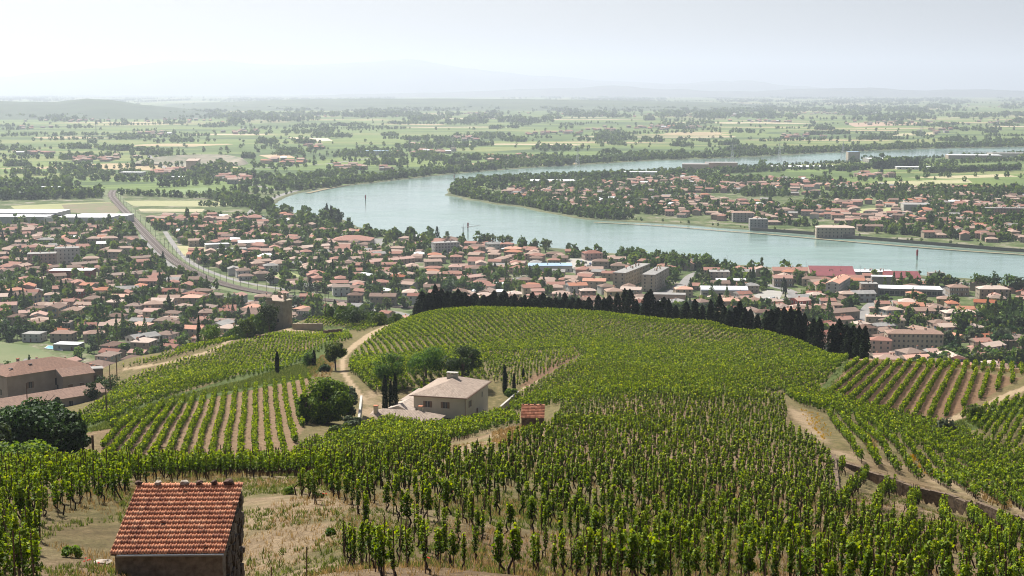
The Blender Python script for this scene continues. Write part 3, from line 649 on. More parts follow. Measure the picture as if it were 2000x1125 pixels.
def big_tree(name, kind, lm, loc, H_, W, n, size, seed, label, cat='tree', group=None, rz=0, trunkname='trunk', crown='crown'):
    r = np.random.default_rng(seed); root = tag(link(name, None, loc=loc, rz=rz), label, cat, group)
    C, D = crown_pts(kind, n, r, H_, W); Q = quads(C, D, size, r)
    link(crown, mesh_np(crown, Q, np.arange(len(Q)).reshape(-1, 4), [lm]), root)
    trunk_mb(r, H_, W, kind).build(trunkname, [M_TRUNK], root, smooth=True)
    return root
def mass(name, label, X, Y, Z, Hh, Ww, nq, lm, seed, kind='stuff', q=.42, low=.1):
    r = np.random.default_rng(seed); m_ = len(X); t = r.random((m_, nq)); z = low + (1 - low) * t
    a = r.uniform(0, 2 * math.pi, (m_, nq)); bl = np.sqrt(np.clip(1 - (2 * (z - .5)) ** 2, .12, 1)); rr_ = bl * Ww[:, None] / 2 * np.sqrt(r.uniform(.3, 1, (m_, nq)))
    C = np.stack([X[:, None] + np.cos(a) * rr_, Y[:, None] + np.sin(a) * rr_, Z[:, None] + z * Hh[:, None]], -1).reshape(-1, 3)
    D = np.stack([np.cos(a), np.sin(a), (z - .4) * 1.6], -1).reshape(-1, 3); D /= np.linalg.norm(D, axis=1, keepdims=True)
    S = np.repeat(np.sqrt(Hh * Ww) * q, nq); Q = quads(C, D, 1.0, r)
    cen_ = np.repeat(C, 4, 0); Q = cen_ + (Q - cen_) * np.repeat(S, 4)[:, None]
    col = np.repeat(np.repeat(r.random(m_), nq), 4); col = np.stack([col, col, col, np.ones_like(col)], -1)
    me = mesh_np(name, Q, np.arange(len(Q)).reshape(-1, 4), [lm], attr={'tone': col})
    return tag(link(name, me), label, name.replace('_', ' ') if label else None, kind=kind)
M_WOODS = leafmat('woodland_foliage', [(0, (.024, .055, .012)), (.35, (.052, .10, .018)), (.7, (.09, .15, .024)), (1, (.17, .23, .045))], .25, attr='tone')

# ---------------------------------------------------------------- buildings
def roof_mesh(kind, w, d, rise, mats, over=.4, parts=None):
    """solid roof with its eaves at z = 0; mats = [tiles, wall]"""
    mb = MB(); x, y = w / 2 + over, d / 2 + over
    if kind == 'hip':
        rx = max(x - y, 0); ry = max(y - x, 0); s = math.hypot(rise, min(x, y))
        P = [(-x, -y, 0), (x, -y, 0), (x, y, 0), (-x, y, 0)]; A = (-rx, -ry, rise); B = (rx, ry, rise)
        if rx > 0:
            mb.face([P[0], P[1], B, A], 0, [(-x, 0), (x, 0), (rx, s), (-rx, s)]); mb.face([P[2], P[3], A, B], 0, [(-x, 0), (x, 0), (rx, s), (-rx, s)])
            mb.face([P[1], P[2], B], 0, [(-y, 0), (y, 0), (0, s)]); mb.face([P[3], P[0], A], 0, [(-y, 0), (y, 0), (0, s)])
        else:
            mb.face([P[0], P[1], A], 0, [(-x, 0), (x, 0), (0, s)]); mb.face([P[2], P[3], B], 0, [(-x, 0), (x, 0), (0, s)])
            mb.face([P[1], P[2], B, A], 0, [(-y, 0), (y, 0), (ry, s), (-ry, s)]); mb.face([P[3], P[0], A, B], 0, [(-y, 0), (y, 0), (ry, s), (-ry, s)])
        mb.box(-x, x, -y, y, -.14, -.003, 1)
    elif kind == 'gable':
        s = math.hypot(rise, y)
        mb.face([(-x, -y, 0), (x, -y, 0), (x, 0, rise), (-x, 0, rise)], 0, [(-x, 0), (x, 0), (x, s), (-x, s)])
        mb.face([(x, y, 0), (-x, y, 0), (-x, 0, rise), (x, 0, rise)], 0, [(-x, 0), (x, 0), (x, s), (-x, s)])
        mb.face([(x, -y, 0), (x, y, 0), (x, 0, rise)], 1); mb.face([(-x, y, 0), (-x, -y, 0), (-x, 0, rise)], 1)
        mb.box(-x, x, -y, y, -.14, -.003, 1)
    elif kind == 'shed':
        s = math.hypot(rise, 2 * y)
        mb.face([(-x, -y, 0), (x, -y, 0), (x, y, rise), (-x, y, rise)], 0, [(-x, 0), (x, 0), (x, s), (-x, s)])
        mb.face([(x, y, 0), (-x, y, 0), (-x, y, rise), (x, y, rise)][::-1], 1); mb.face([(x, -y, 0), (x, y, 0), (x, y, rise)], 1); mb.face([(-x, y, 0), (-x, -y, 0), (-x, y, rise)], 1)
        mb.box(-x, x, -y, y, -.14, -.003, 1)
    elif kind == 'flat':
        x, y = w / 2 + .12, d / 2 + .12; mb.box(-x, x, -y, y, 0, .35, 1, top=0); mb.box(-x + .3, x - .3, -y + .3, y - .3, .354, .42, 0)
    elif kind == 'barrel':
        n = 10; a = [math.pi * (k / n) for k in range(n + 1)]; p = [(-x * 0 + 0, -math.cos(q) * y, math.sin(q) * rise) for q in a]
        for k in range(n): mb.face([(-x, p[k][1], p[k][2]), (x, p[k][1], p[k][2]), (x, p[k + 1][1], p[k + 1][2]), (-x, p[k + 1][1], p[k + 1][2])], 0)
        mb.face([(x, q[1], q[2]) for q in p], 1); mb.face([(-x, q[1], q[2]) for q in p[::-1]], 1); mb.box(-x, x, -y, y, -.14, -.003, 1)
    return mb
_wm = {}
def win_mesh(w=1.0, h_=1.3, shut=None, frame='white'):
    k = (w, h_, shut)
    if k not in _wm:
        mb = MB(); mb.box(-w / 2, w / 2, -.03, .1, 0, h_, 0)
        mb.box(-w / 2 - .08, w / 2 + .08, -.07, .1, -.1, -.004, 1)
        mb.box(-.03, .03, -.05, -.031, .02, h_ - .02, 1)
        if shut:
            for s in (-1, 1): x = s * (w / 2 + w / 4 + .01); mb.box(x - w / 4, x + w / 4, -.08, .05, -.02, h_ + .02, 2)
        _wm[k] = mb.mesh('window', [M_GLASS, M_CONC] + ([M_SHUT[shut]] if shut else []))
    return _wm[k]
_dm = {}
def door_mesh(w=1.0, h_=2.1, col='brown'):
    if (w, h_, col) not in _dm:
        mb = MB(); mb.box(-w / 2, w / 2, -.03, .1, 0, h_, 0); mb.box(-w / 2 - .08, w / 2 + .08, -.06, .1, h_ + .004, h_ + .12, 1); _dm[(w, h_, col)] = mb.mesh('door', [M_SHUT[col], M_CONC])
    return _dm[(w, h_, col)]
def house_parts(w, d, hh, roof, rm, wm, floors=2, nf=3, ns=2, shut=None, chim=1, pitch=.36, wing=None, door=True, seed=0, ww=1.0, wh=1.3, base=.9, wallname='wall'):
    """list of (part name, mesh, offset, turn, sub-parts) of a building standing on its origin, front to -y"""
    r = random.Random(seed); out = []
    mb = MB(); mb.box(-w / 2, w / 2, -d / 2, d / 2, -1.5, hh - .15)
    rmats = [ROOF[rm], WALL[wm]]; rise = min(w, d) / 2 * pitch if roof in ('hip', 'gable') else (d * .2 if roof == 'shed' else d * .14)
    if wing:
        ww_, wd_, wh_, sx = wing; cx = sx * (w / 2 + ww_ / 2 - .2); mb.box(cx - ww_ / 2, cx + ww_ / 2, -d / 2 - wd_ * .3, -d / 2 + wd_ * .7, -1.5, wh_ - .15)
    out.append((wallname, mb.mesh(wallname, [WALL[wm]]), (0, 0, 0), 0, []))
    subs = []
    for c_ in range(chim):
        cb = MB(); cb.box(-.35, .35, -.3, .3, -.8, 1.0, 0); cb.box(-.42, .42, -.37, .37, 1.003, 1.12, 1)
        x = w * r.uniform(-.35, .35); y = d * r.uniform(-.1, .3) if roof != 'flat' else r.uniform(-.3, .3) * d
        z = rise * (1 - abs(y) / (d / 2 + .4)) if roof in ('hip', 'gable') else rise * .5 if roof != 'flat' else .9
        subs.append(('chimney', cb.mesh('chimney', [WALL[wm], M_TERRA]), (x, y, z), 0))
    out.append(('roof', roof_mesh(roof, w, d, rise, rmats).mesh('roof', rmats), (0, 0, hh), 0, subs))
    if wing:
        rb = roof_mesh('gable' if wd_ > ww_ * 5 else 'hip', ww_, wd_, min(ww_, wd_) / 2 * pitch, rmats); out.append(('wing_roof', rb.mesh('wing_roof', rmats), (cx, -d / 2 + wd_ * .2, wh_), 0, []))
    fh = hh / floors; wmh = win_mesh(ww, wh, shut)
    for f in range(floors):
        z = f * fh + base
        for i in range(nf):
            x = -w / 2 + w * (i + .5) / nf
            if f == 0 and door and i == nf // 2: out.append(('door', door_mesh(), (x, -d / 2 - .001, 0), 0, [])); continue
            out.append(('window', wmh, (x, -d / 2, z), 0, []))
        for i in range(ns):
            y = -d / 2 + d * (i + .5) / ns
            out.append(('window', wmh, (w / 2, y, z), math.pi / 2, [])); out.append(('window', wmh, (-w / 2, y, z), -math.pi / 2, []))
    return out
def place(name, parts, loc, rz, label=None, cat=None, group=None, sc=1.0):
    root = tag(link(name, None, loc=loc, rz=rz), label, cat, group)
    if sc != 1.0: root.scale = (sc, sc, sc)
    n = 0
    for pn, me, off, tr, subs in parts:
        if pn == 'window':
            n += 1
            if n > 100: continue
        p = link(pn, me, root, off, tr)
        for sn, sm, so, sr in subs: link(sn, sm, p, so, sr)
    return root

# ---------------------------------------------------------------- landmark buildings of the two towns
OCC = []                                 # places taken: (x, y, radius)
LM = []                                  # things to find one's way by: (phrase, pixel x, pixel y)
def lm(phrase, x, y): LM.append((phrase, x, y))
def put(x, y, w, d, hh, roof, rm, wm, rz, name, label, cat='building', phrase=None, occ=1.0, **kw):
    c = G(x, y); rz = R(rz); c = c + np.array([-math.sin(rz), math.cos(rz), 0]) * d / 2     # x, y: middle of the front foot
    OCC.append((c[0], c[1], max(w, d) * .5 * occ + 4, rz, w / 2 + 5, d / 2 + 5))
    r_ = place(name, house_parts(w, d, hh, roof, rm, wm, **kw), c, rz, label, cat)
    if phrase: lm(phrase, x, y)
    return r_
def edge_rz(x1, y1, x2, y2):
    a, b = G(x1, y1), G(x2, y2); return math.degrees(math.atan2(b[1] - a[1], b[0] - a[0])), float(np.hypot(*(b - a)[:2]))
put(82, 523, 23, 13, 11.5, 'flat', 'grey', 'pink', 14, 'apartment_block', 'pale pink four storey apartment block standing left of the round tree', 'apartment block', 'the pink apartment block', floors=4, nf=7, ns=3, chim=2, door=False)
put(131, 515, 20, 13, 13, 'flat', 'grey', 'white', 14, 'apartment_block', 'white apartment block with balconies right of the pale pink block', 'apartment block', floors=4, nf=6, ns=3, chim=2, door=False)
put(138, 548, 33, 15, 7.5, 'flat', 'white', 'brick', 4, 'brick_building', 'long red brick building under a flat white roof', 'building', 'the red brick building', floors=2, nf=8, ns=3, chim=1, door=False)
put(685, 479, 38, 26, 4.6, 'hip', 'terracotta', 'beige', -3, 'supermarket', 'wide low store under a big tiled roof near the river', 'store', 'the wide store', floors=1, nf=8, ns=3, chim=0, pitch=.3, ww=2.2, wh=1.6)
rz_, L_ = edge_rz(852, 505, 897, 501)
put(874, 503, 23, 11, 13, 'flat', 'grey', 'white', 22, 'apartment_block', 'five storey block with pink striped front near the river', 'apartment block', 'the pink striped block', floors=5, nf=8, ns=3, chim=4, door=False)
rz_, L_ = edge_rz(1223, 564, 1271, 544)
put(1246, 553.5, L_, 10, 11.5, 'flat', 'grey', 'cream', rz_, 'apartment_block', 'long cream slab of flats with grey flat roof, the left one', 'apartment block', 'the long cream slab', floors=4, nf=16, ns=2, chim=9, door=False)
rz_, L_ = edge_rz(1280, 571, 1308, 554)
put(1293, 562, L_, 10, 12.5, 'flat', 'grey', 'cream', rz_, 'apartment_block', 'shorter cream slab of flats on a red base right of the long slab', 'apartment block', 'the slab on red base', floors=5, nf=9, ns=2, chim=6, door=False)
put(1405, 556, 16, 13, 9.5, 'flat', 'grey', 'beige', -3, 'apartment_block', 'square grey beige block with flat roof behind the white halls', 'apartment block', 'the square grey block', floors=4, nf=4, ns=4, chim=3, door=False)
put(1415, 582, 33, 16, 5.2, 'barrel', 'white', 'grey', -4, 'warehouse', 'big hall with curved white roof behind the cypress row', 'warehouse', 'the curved white roof', floors=1, nf=6, ns=3, chim=0, ww=3, wh=1.2, base=2.4)
put(1428, 561, 22, 9, 4.8, 'barrel', 'white', 'grey', -4, 'warehouse', 'smaller curved white roof just behind the big white hall', 'warehouse', floors=1, nf=4, ns=2, chim=0, door=False)
put(1550, 540, 32, 13, 4.6, 'gable', 'terracotta', 'cream', -3, 'school_hall', 'long low hall with red tiled roof by the near quay', 'hall', 'the long red roofed hall', floors=1, nf=9, ns=2, chim=4)
put(1628, 549, 34, 24, 4.2, 'shed', 'burgundy', 'cream', -6, 'factory', 'factory with burgundy sheet roof, its left half', 'factory', 'the burgundy factory', floors=1, nf=8, ns=3, chim=5, door=False)
put(1705, 543, 32, 14, 4.6, 'flat', 'white', 'grey', -4, 'factory', 'factory wing with striped white and grey flat roof', 'factory', floors=1, nf=8, ns=3, chim=8, door=False)
put(1765, 553, 26, 16, 4.2, 'shed', 'burgundy', 'brick', -5, 'factory', 'small burgundy roofed workshop right of the green walled box', 'factory', floors=1, nf=6, ns=3, chim=2, door=False)
rz_, L_ = edge_rz(1638, 581, 1660, 566)
put(1649, 573, L_, 9.5, 9.8, 'gable', 'orange', 'white', rz_, 'apartment_block', 'oblique white block under an orange tiled gable roof', 'apartment block', 'the orange gabled block', floors=4, nf=10, ns=2, chim=4, door=False)
put(1768, 578, 52, 19, 4.8, 'flat', 'white', 'grey', -10, 'modern_hall', 'wide modern hall with white flat roof and dark glazed front', 'hall', 'the modern glazed hall', floors=1, nf=14, ns=3, chim=0, ww=3.0, wh=2.6)
put(1724, 563, 16, 9, 8.5, 'flat', 'white', 'grey', -8, 'stage_tower', 'dark green walled box rising behind the wide modern hall', 'building', floors=1, nf=1, ns=1, chim=0, door=False)
put(1787, 691, 31, 11, 11.5, 'hip', 'pale', 'cream', -5, 'apartment_block', 'long white four storey building with pale orange roof behind the ridge', 'apartment block', 'the long white building', floors=4, nf=12, ns=3, chim=4, pitch=.3, door=False)
put(1720, 694, 11.5, 9, 8.5, 'hip', 'terracotta', 'pink', -12, 'town_house', 'pink three storey house touching the left of the long white building', 'house', floors=3, nf=3, ns=3, chim=1)
put(1768, 703, 17, 5, 3.6, 'hip', 'brown', 'grey', -16, 'outbuilding', 'long low outbuilding in front of the long white building', 'building', floors=1, nf=5, ns=1, chim=1)
put(1942, 588, 21, 11, 8.5, 'hip', 'pale', 'cream', -3, 'apartment_block', 'cream apartment house with balconies and hipped roof at far right', 'apartment block', 'the cream apartment house', floors=3, nf=5, ns=3, chim=2)
put(1874, 578, 14, 11, 6.2, 'hip', 'pale', 'beige', 0, 'manor_house', 'square beige house with pale hip roof left of the cedar trees', 'house', 'the square beige house', floors=2, nf=4, ns=3, chim=2, shut='white')
put(1075, 531, 36, 20, 4.6, 'flat', 'blue', 'white', 0, 'store', 'low store with pale blue flat roof by the car park', 'store', 'the blue roofed store', floors=1, nf=6, ns=3, chim=2, door=False)
put(1160, 508, 16, 12, 6, 'hip', 'terracotta', 'pink', 12, 'town_house', 'pink house with red roof at the top of the car park', 'house', 'the pink house', floors=2, nf=4, ns=3, chim=1)
put(1530, 560, 14, 10, 6.5, 'gable', 'terracotta', 'beige', -2, 'town_house', 'old beige house beside the square grey block', 'house', floors=2, nf=4, ns=2, chim=1, shut='white')
put(747, 598, 18, 10, 6.8, 'gable', 'brown', 'stone', -3, 'stone_house', 'wide grey stone house beside the railway below the ridge', 'house', 'the grey stone house', floors=2, nf=5, ns=2, chim=2)
put(692, 592, 10, 9, 5.5, 'hip', 'brown', 'stone', -3, 'stone_house', 'smaller stone house just left of the wide grey stone house', 'house', floors=2, nf=3, ns=2, chim=1)
put(667, 578, 12, 9, 6.5, 'gable', 'brown', 'white', 12, 'town_house', 'tall white house standing behind the smaller stone house', 'house', floors=2, nf=3, ns=2, chim=1)
put(888, 537, 10, 9, 6.5, 'hip', 'terracotta', 'white', -5, 'town_house', 'bright white cube house with red hip roof', 'house', 'the bright white house', floors=2, nf=2, ns=2, chim=1)
put(773, 556, 12, 10, 6, 'hip', 'orange', 'grey', -4, 'town_house', 'grey house with big overhanging bright orange hip roof', 'house', 'the orange hip roof', floors=2, nf=4, ns=3, chim=1)
put(60, 668, 11, 10, 4.5, 'flat', 'grey', 'white', -8, 'modern_villa', 'modern white villa with flat roof beside the valley vineyard', 'house', 'the modern white villa', floors=2, nf=3, ns=2, chim=0)
put(128, 684, 15, 9, 3, 'flat', 'white', 'grey', -8, 'garage', 'low concrete garage with flat white roof beside the pool', 'garage', floors=1, nf=2, ns=1, chim=0)
put(118, 668, 13, 9, 5, 'hip', 'pale', 'cream', -6, 'villa', 'cream villa with pale hip roof behind the swimming pool', 'house', 'the villa by the pool', floors=2, nf=3, ns=2, chim=1)
put(185, 668, 12, 9, 5, 'hip', 'pale', 'beige', 18, 'villa', 'beige villa with pale roof right of the pool garden', 'house', floors=2, nf=3, ns=2, chim=1)
for x, y, w, d, hh, rf_, rm, wm, fl, nf, rz, lb in (
    (1322, 608, 20, 13, 6, 'flat', 'grey', 'white', 2, 6, 28, 'white block with grey flat roof just behind the cypress row'), (1305, 590, 24, 10, 5, 'flat', 'grey', 'pink', 1, 6, -8, 'angled grey flat roofed school behind the white block'),
    (1652, 626, 22, 11, 5.5, 'gable', 'brown', 'stone', 1, 4, 24, 'large brown roofed barn above the right cypresses'), (1698, 578, 12, 10, 8.5, 'flat', 'grey', 'beige', 3, 3, -6, 'tall beige flat roofed house near the modern hall'),
    (1712, 640, 13, 9, 6.5, 'flat', 'pale', 'cream', 2, 3, -10, 'cream flat roofed house behind the pink three storey house'), (1742, 642, 16, 9, 5.5, 'hip', 'brown', 'cream', 2, 4, -10, 'cream house with brown roof behind the long white building'),
    (1590, 618, 26, 9, 5, 'gable', 'pale', 'pink', 2, 7, -6, 'long pale roofed house glimpsed over the cypress row'), (1830, 552, 12, 9, 7, 'flat', 'grey', 'beige', 2, 3, -4, 'beige villa with flat roof among the quay trees'),
    (425, 487, 22, 10, 4.5, 'flat', 'white', 'white', 1, 5, 18, 'white flat roofed workshop right of the railway, left one'), (455, 498, 26, 11, 5, 'flat', 'grey', 'white', 1, 6, 18, 'long grey roofed workshop right of the railway'), (492, 486, 24, 11, 6, 'gable', 'white', 'white', 2, 5, 18, 'white sheet roofed workshop between the railway and the wide store'),
    (1000, 500, 15, 10, 6.5, 'hip', 'orange', 'yellow', 2, 5, -10, 'yellow house with orange roof left of the car park'), (965, 489, 12, 9, 6, 'gable', 'grey', 'white', 2, 3, 20, 'white gabled house with dark roof near the river trees'), (1130, 575, 14, 10, 6.5, 'gable', 'orange', 'white', 2, 3, 14, 'white house with orange gable roof left of the long cream slab'),
    (1160, 566, 17, 10, 6.5, 'gable', 'orange', 'cream', 2, 4, -8, 'cream house with wide orange roof below the car park'), (950, 580, 22, 12, 3.6, 'flat', 'white', 'cream', 1, 6, -6, 'low cream building with white flat roof below the bright white house')):
    put(x, y, w, d, hh, rf_, rm, wm, rz, 'town_building', lb, 'building', None, floors=fl, nf=nf, ns=2, chim=2 if fl > 1 else 0, door=False)
# left factory, four halls
rt = tag(link('factory', None, loc=G(110, 440)), 'huge pale grey factory of stepped flat halls at the left edge', 'factory'); lm('the huge pale factory', 110, 438)
for (cx, cy, w, d, hh) in ((-62, 52, 110, 44, 11), (-40, 16, 86, 30, 9), (26, 10, 74, 34, 9), (42, 38, 60, 26, 8), (-100, 14, 34, 30, 7)):
    mb = MB(); mb.box(-w / 2, w / 2, -d / 2, d / 2, -1, hh); a_ = mb.build('hall', [WALL['white']], rt, (cx, cy, 0), R(-3)); rb = roof_mesh('flat', w, d, 0, None); link('roof', rb.mesh('roof', [ROOF['white'], ROOF['grey']]), a_, (0, 0, hh + .003))
    OCC.append((G(110, 440)[0] + cx, G(110, 440)[1] + cy, w * .55, 0, w / 2 + 6, d / 2 + 6))
# far bank
put(1632, 464, 38, 15, 10, 'hip', 'pale', 'cream', -6, 'apartment_block', 'long cream riverside building on the far quay with cars in front', 'apartment block', 'the cream riverside building', floors=3, nf=10, ns=3, chim=3, pitch=.25)
put(1482, 449, 19, 13, 11, 'flat', 'grey', 'grey', -3, 'apartment_block', 'grey flat roofed block near the far river bank', 'apartment block', 'the grey riverside block', floors=4, nf=5, ns=3, chim=2, door=False)
put(1452, 434, 24, 14, 10.5, 'hip', 'pale', 'grey', -4, 'apartment_block', 'grey block with pale tiled roof behind the grey flat roofed block', 'apartment block', floors=4, nf=6, ns=3, chim=2, pitch=.25, door=False)
put(1692, 442, 44, 11, 6.5, 'gable', 'terracotta', 'cream', -6, 'apartment_block', 'long cream row with narrow red roof across the river', 'apartment block', 'the narrow red roof', floors=2, nf=14, ns=2, chim=6, pitch=.3)
put(1700, 452, 26, 11, 5.5, 'gable', 'brown', 'beige', -6, 'terraced_house_row', 'beige row with brown roof right of the cream riverside building', 'houses', floors=2, nf=8, ns=2, chim=3, pitch=.3)
put(1792, 413, 33, 30, 8, 'flat', 'grey', 'grey', -8, 'sports_hall', 'dark grey box shaped hall beside the playing field', 'hall', 'the grey box hall', floors=1, nf=4, ns=3, chim=0, door=False)
put(1965, 423, 62, 12, 9.5, 'flat', 'grey', 'beige', -6, 'apartment_block', 'very long beige slab with flat roof at the far right', 'apartment block', 'the very long beige slab', floors=4, nf=18, ns=2, chim=8, door=False)
put(1970, 400, 30, 12, 7, 'flat', 'pale', 'beige', -5, 'apartment_block', 'smaller flat roofed slab behind the very long beige slab', 'apartment block', floors=3, nf=10, ns=2, chim=3, door=False)
for x, y, w, d, hh, rm, wm, lb, ph in ((1250, 347, 56, 26, 9, 'white', 'white', 'white flat roofed complex among the far peninsula houses', 'the white complex'), (1085, 359, 78, 40, 4, 'white', 'white', 'long low white greenhouse on the peninsula near its tip', 'the long greenhouse'),
    (1358, 332, 48, 40, 10, 'grey', 'pink', 'left one of the two boxy warehouses by the upper river', 'the two boxy warehouses'), (1410, 329, 58, 40, 10, 'grey', 'pink', 'right one of the two boxy warehouses by the upper river', None),
    (1668, 313, 24, 24, 17, 'blue', 'cream', 'tall pale green cube building by the far river', 'the pale green cube'), (1745, 318, 100, 40, 8, 'white', 'white', 'wide white hall left of the poplar row across the river', None),
    (1905, 311, 110, 40, 8, 'white', 'cream', 'huge pale factory hall at the far upper right', 'the huge far hall'), (1975, 308, 80, 40, 9, 'grey', 'white', 'tall grey white factory hall at the right edge beyond the river', None),
    (1575, 330, 120, 40, 4, 'white', 'white', 'very long low white greenhouse across the river', 'the low white greenhouses'), (1790, 331, 70, 26, 4, 'white', 'white', 'short white greenhouse near the dark hedge across the river', None),
    (730, 303, 60, 26, 9, 'blue', 'white', 'pale blue roofed warehouse among trees beyond the river bend', 'the blue roofed warehouse'), (255, 345, 40, 20, 7, 'white', 'white', 'bright white shed below the quarry', 'the bright white shed'),
    (340, 352, 30, 20, 5, 'white', 'cream', 'low white depot right of the bright white shed', None), (95, 427 - 55, 30, 12, 5, 'white', 'white', 'small white shed beside the left tree belt', None)):
    put(x, y, w, d, hh, 'flat', rm, wm, random.Random(x).uniform(-8, 4), 'warehouse', lb, 'warehouse', ph, floors=1, nf=6, ns=3, chim=0, door=False, ww=3, wh=2)
put(375, 331, 22, 16, 16, 'shed', 'pale', 'cream', -6, 'quarry_plant', 'tall cream gravel plant standing in the pale quarry', 'quarry plant', 'the quarry plant', floors=2, nf=2, ns=2, chim=0, door=False)
# terraced rows on the left
for i, (x1, y1, x2, y2, rm, lb) in enumerate(((212, 524, 258, 517, 'brown', 'long brown roofed terrace left of the railway, middle one of three'), (262, 517, 304, 510, 'brown', 'long brown roofed terrace ending closest to the railway'), (150, 529, 208, 521, 'brown', 'long brown roofed terrace right behind the red brick building'),
    (20, 543, 108, 530, 'brown', 'very long brown terrace in front of the pink apartment block'), (290, 549, 348, 536, 'brown', 'brown terrace beside the rust coloured tree'), (225, 552, 285, 541, 'brown', 'brown roofed terrace left of the rust coloured tree'), (113, 565, 162, 562, 'brown', 'wide brown roofed hall in front of the red brick building'),
    (548, 499, 602, 494, 'pale', 'pink stepped terrace left of the wide store'), (602, 494, 640, 488, 'pale', 'pink stepped terrace nearest the wide store'), (735, 525, 800, 512, 'terracotta', 'salmon terrace stepping up towards the river'), (870, 566, 935, 545, 'terracotta', 'red roofed terrace below the bright white house'), (690, 510, 735, 500, 'terracotta', 'red roofed terrace below the wide store'))):
    rz_, L_ = edge_rz(x1, y1, x2, y2); w = L_
    put((x1 + x2) / 2, (y1 + y2) / 2, min(w, 46), 9, 4.6, 'gable', rm, 'beige' if rm == 'brown' else 'pink', max(-30, min(40, rz_)), 'terraced_house_row', lb, 'terraced houses', floors=2 if rm != 'brown' else 1, nf=max(4, int(w / 4)), ns=1, chim=max(2, int(w / 8)), pitch=.34)

# ---------------------------------------------------------------- roads, railway, open fields on the valley floor
def strip(name, line, w, mat, z=.06, n=2, kind='structure', px_=True):
    p = np.array([G(x, y)[:2] for x, y in line]) if px_ else np.array(line); p = smooth_line(p, n, False)
    d = np.gradient(p, axis=0); d /= np.linalg.norm(d, axis=1, keepdims=True) + 1e-9; nn = np.stack([-d[:, 1], d[:, 0]], -1)
    L = p + nn * w / 2; Rr = p - nn * w / 2; k = len(p); V = np.vstack([np.column_stack([L, np.full(k, ZP + z)]), np.column_stack([Rr, np.full(k, ZP + z)])])
    F = np.array([(i, k + i, k + i + 1, i + 1) for i in range(k - 1)])[:, ::-1]
    return tag(link(name, mesh_np(name, V, F, [mat])), kind=kind), p
M_ROAD = simple('pale_asphalt', (.24, .23, .215), (.17, .165, .16), .1, .9)
M_TRACK = simple('dirt_track', (.28, .23, .14), (.20, .18, .10), .2, .95)
M_BALLAST = simple('railway_ballast', (.085, .062, .05), (.055, .042, .035), .4, .95)
M_RAIL = simple('rail_steel', (.20, .16, .13), rough=.4, metal=.5)
RAILWAY = [(222,372),(216,381),(228,396),(262,432),(300,475),(330,503),(362,524),(400,543),(450,560),(520,574),(600,583),(700,592),(820,603),(960,612)]
_, rp = strip('railway_bed', RAILWAY, 10, M_BALLAST, .5, 3)
dd = np.gradient(rp, axis=0); dd /= np.linalg.norm(dd, axis=1, keepdims=True); rn = np.stack([-dd[:, 1], dd[:, 0]], -1)
for k in (-3.6, -2.1, 2.1, 3.6): strip('rail', rp + rn * k, .35, M_RAIL, .66, 0, px_=False)
strip('verge', rp + rn * 10, 6, simple('grass_verge', (.07, .11, .03), (.13, .15, .06), .08), .04, 0, px_=False); strip('verge', rp - rn * 10, 6, bpy.data.materials['grass_verge'], .04, 0, px_=False)
ROADS = [([(277,458),(290,480),(325,513),(345,527),(370,540),(420,562)], 5), ([(322,452),(345,487),(372,514),(420,535),(470,551),(560,566)], 5), ([(488,420),(496,408),(520,395),(545,382),(575,373),(600,368)], 10), ([(488,420),(520,428),(540,434)], 8),
         ([(742,466),(736,486)], 12), ([(1100,520),(1050,540),(1000,545)], 7), ([(1240,585),(1330,565),(1345,540),(1370,530)], 8), ([(1480,575),(1530,590),(1560,572),(1500,556)], 8), ([(1680,640),(1690,600),(1720,585),(1760,590)], 7), ([(1855,590),(1840,570),(1850,560)], 8),
         ([(1370,518),(1480,524),(1620,536),(1700,543),(1800,545),(1900,555),(2010,568)], 9), ([(820,620),(760,608),(690,602),(600,600),(500,590),(430,580)], 7), ([(1540,408),(1520,402),(1515,396)], 8), ([(1240,382),(1262,375),(1275,372)], 8),
         ([(290,300),(300,318),(330,330),(345,340),(330,345),(250,350)], 9), ([(420,345),(440,350),(490,360),(540,372)], 9), ([(640,320),(700,312),(745,306),(760,302)], 10), ([(480,330),(560,325),(640,320)], 8)]
for l, w in ROADS: strip('road', l, w, M_ROAD, .07)
strip('river_path', [(1160,434),(1300,441),(1400,450),(1500,457),(1650,471),(1800,483),(1900,491),(2100,503)], 5, M_TRACK, .09)
strip('river_path', [(960,391),(925,385),(893,378),(886,370),(895,362)], 5, M_TRACK, .09)
strip('river_path', [(600,377),(640,368),(680,361)], 8, M_TRACK, .09)
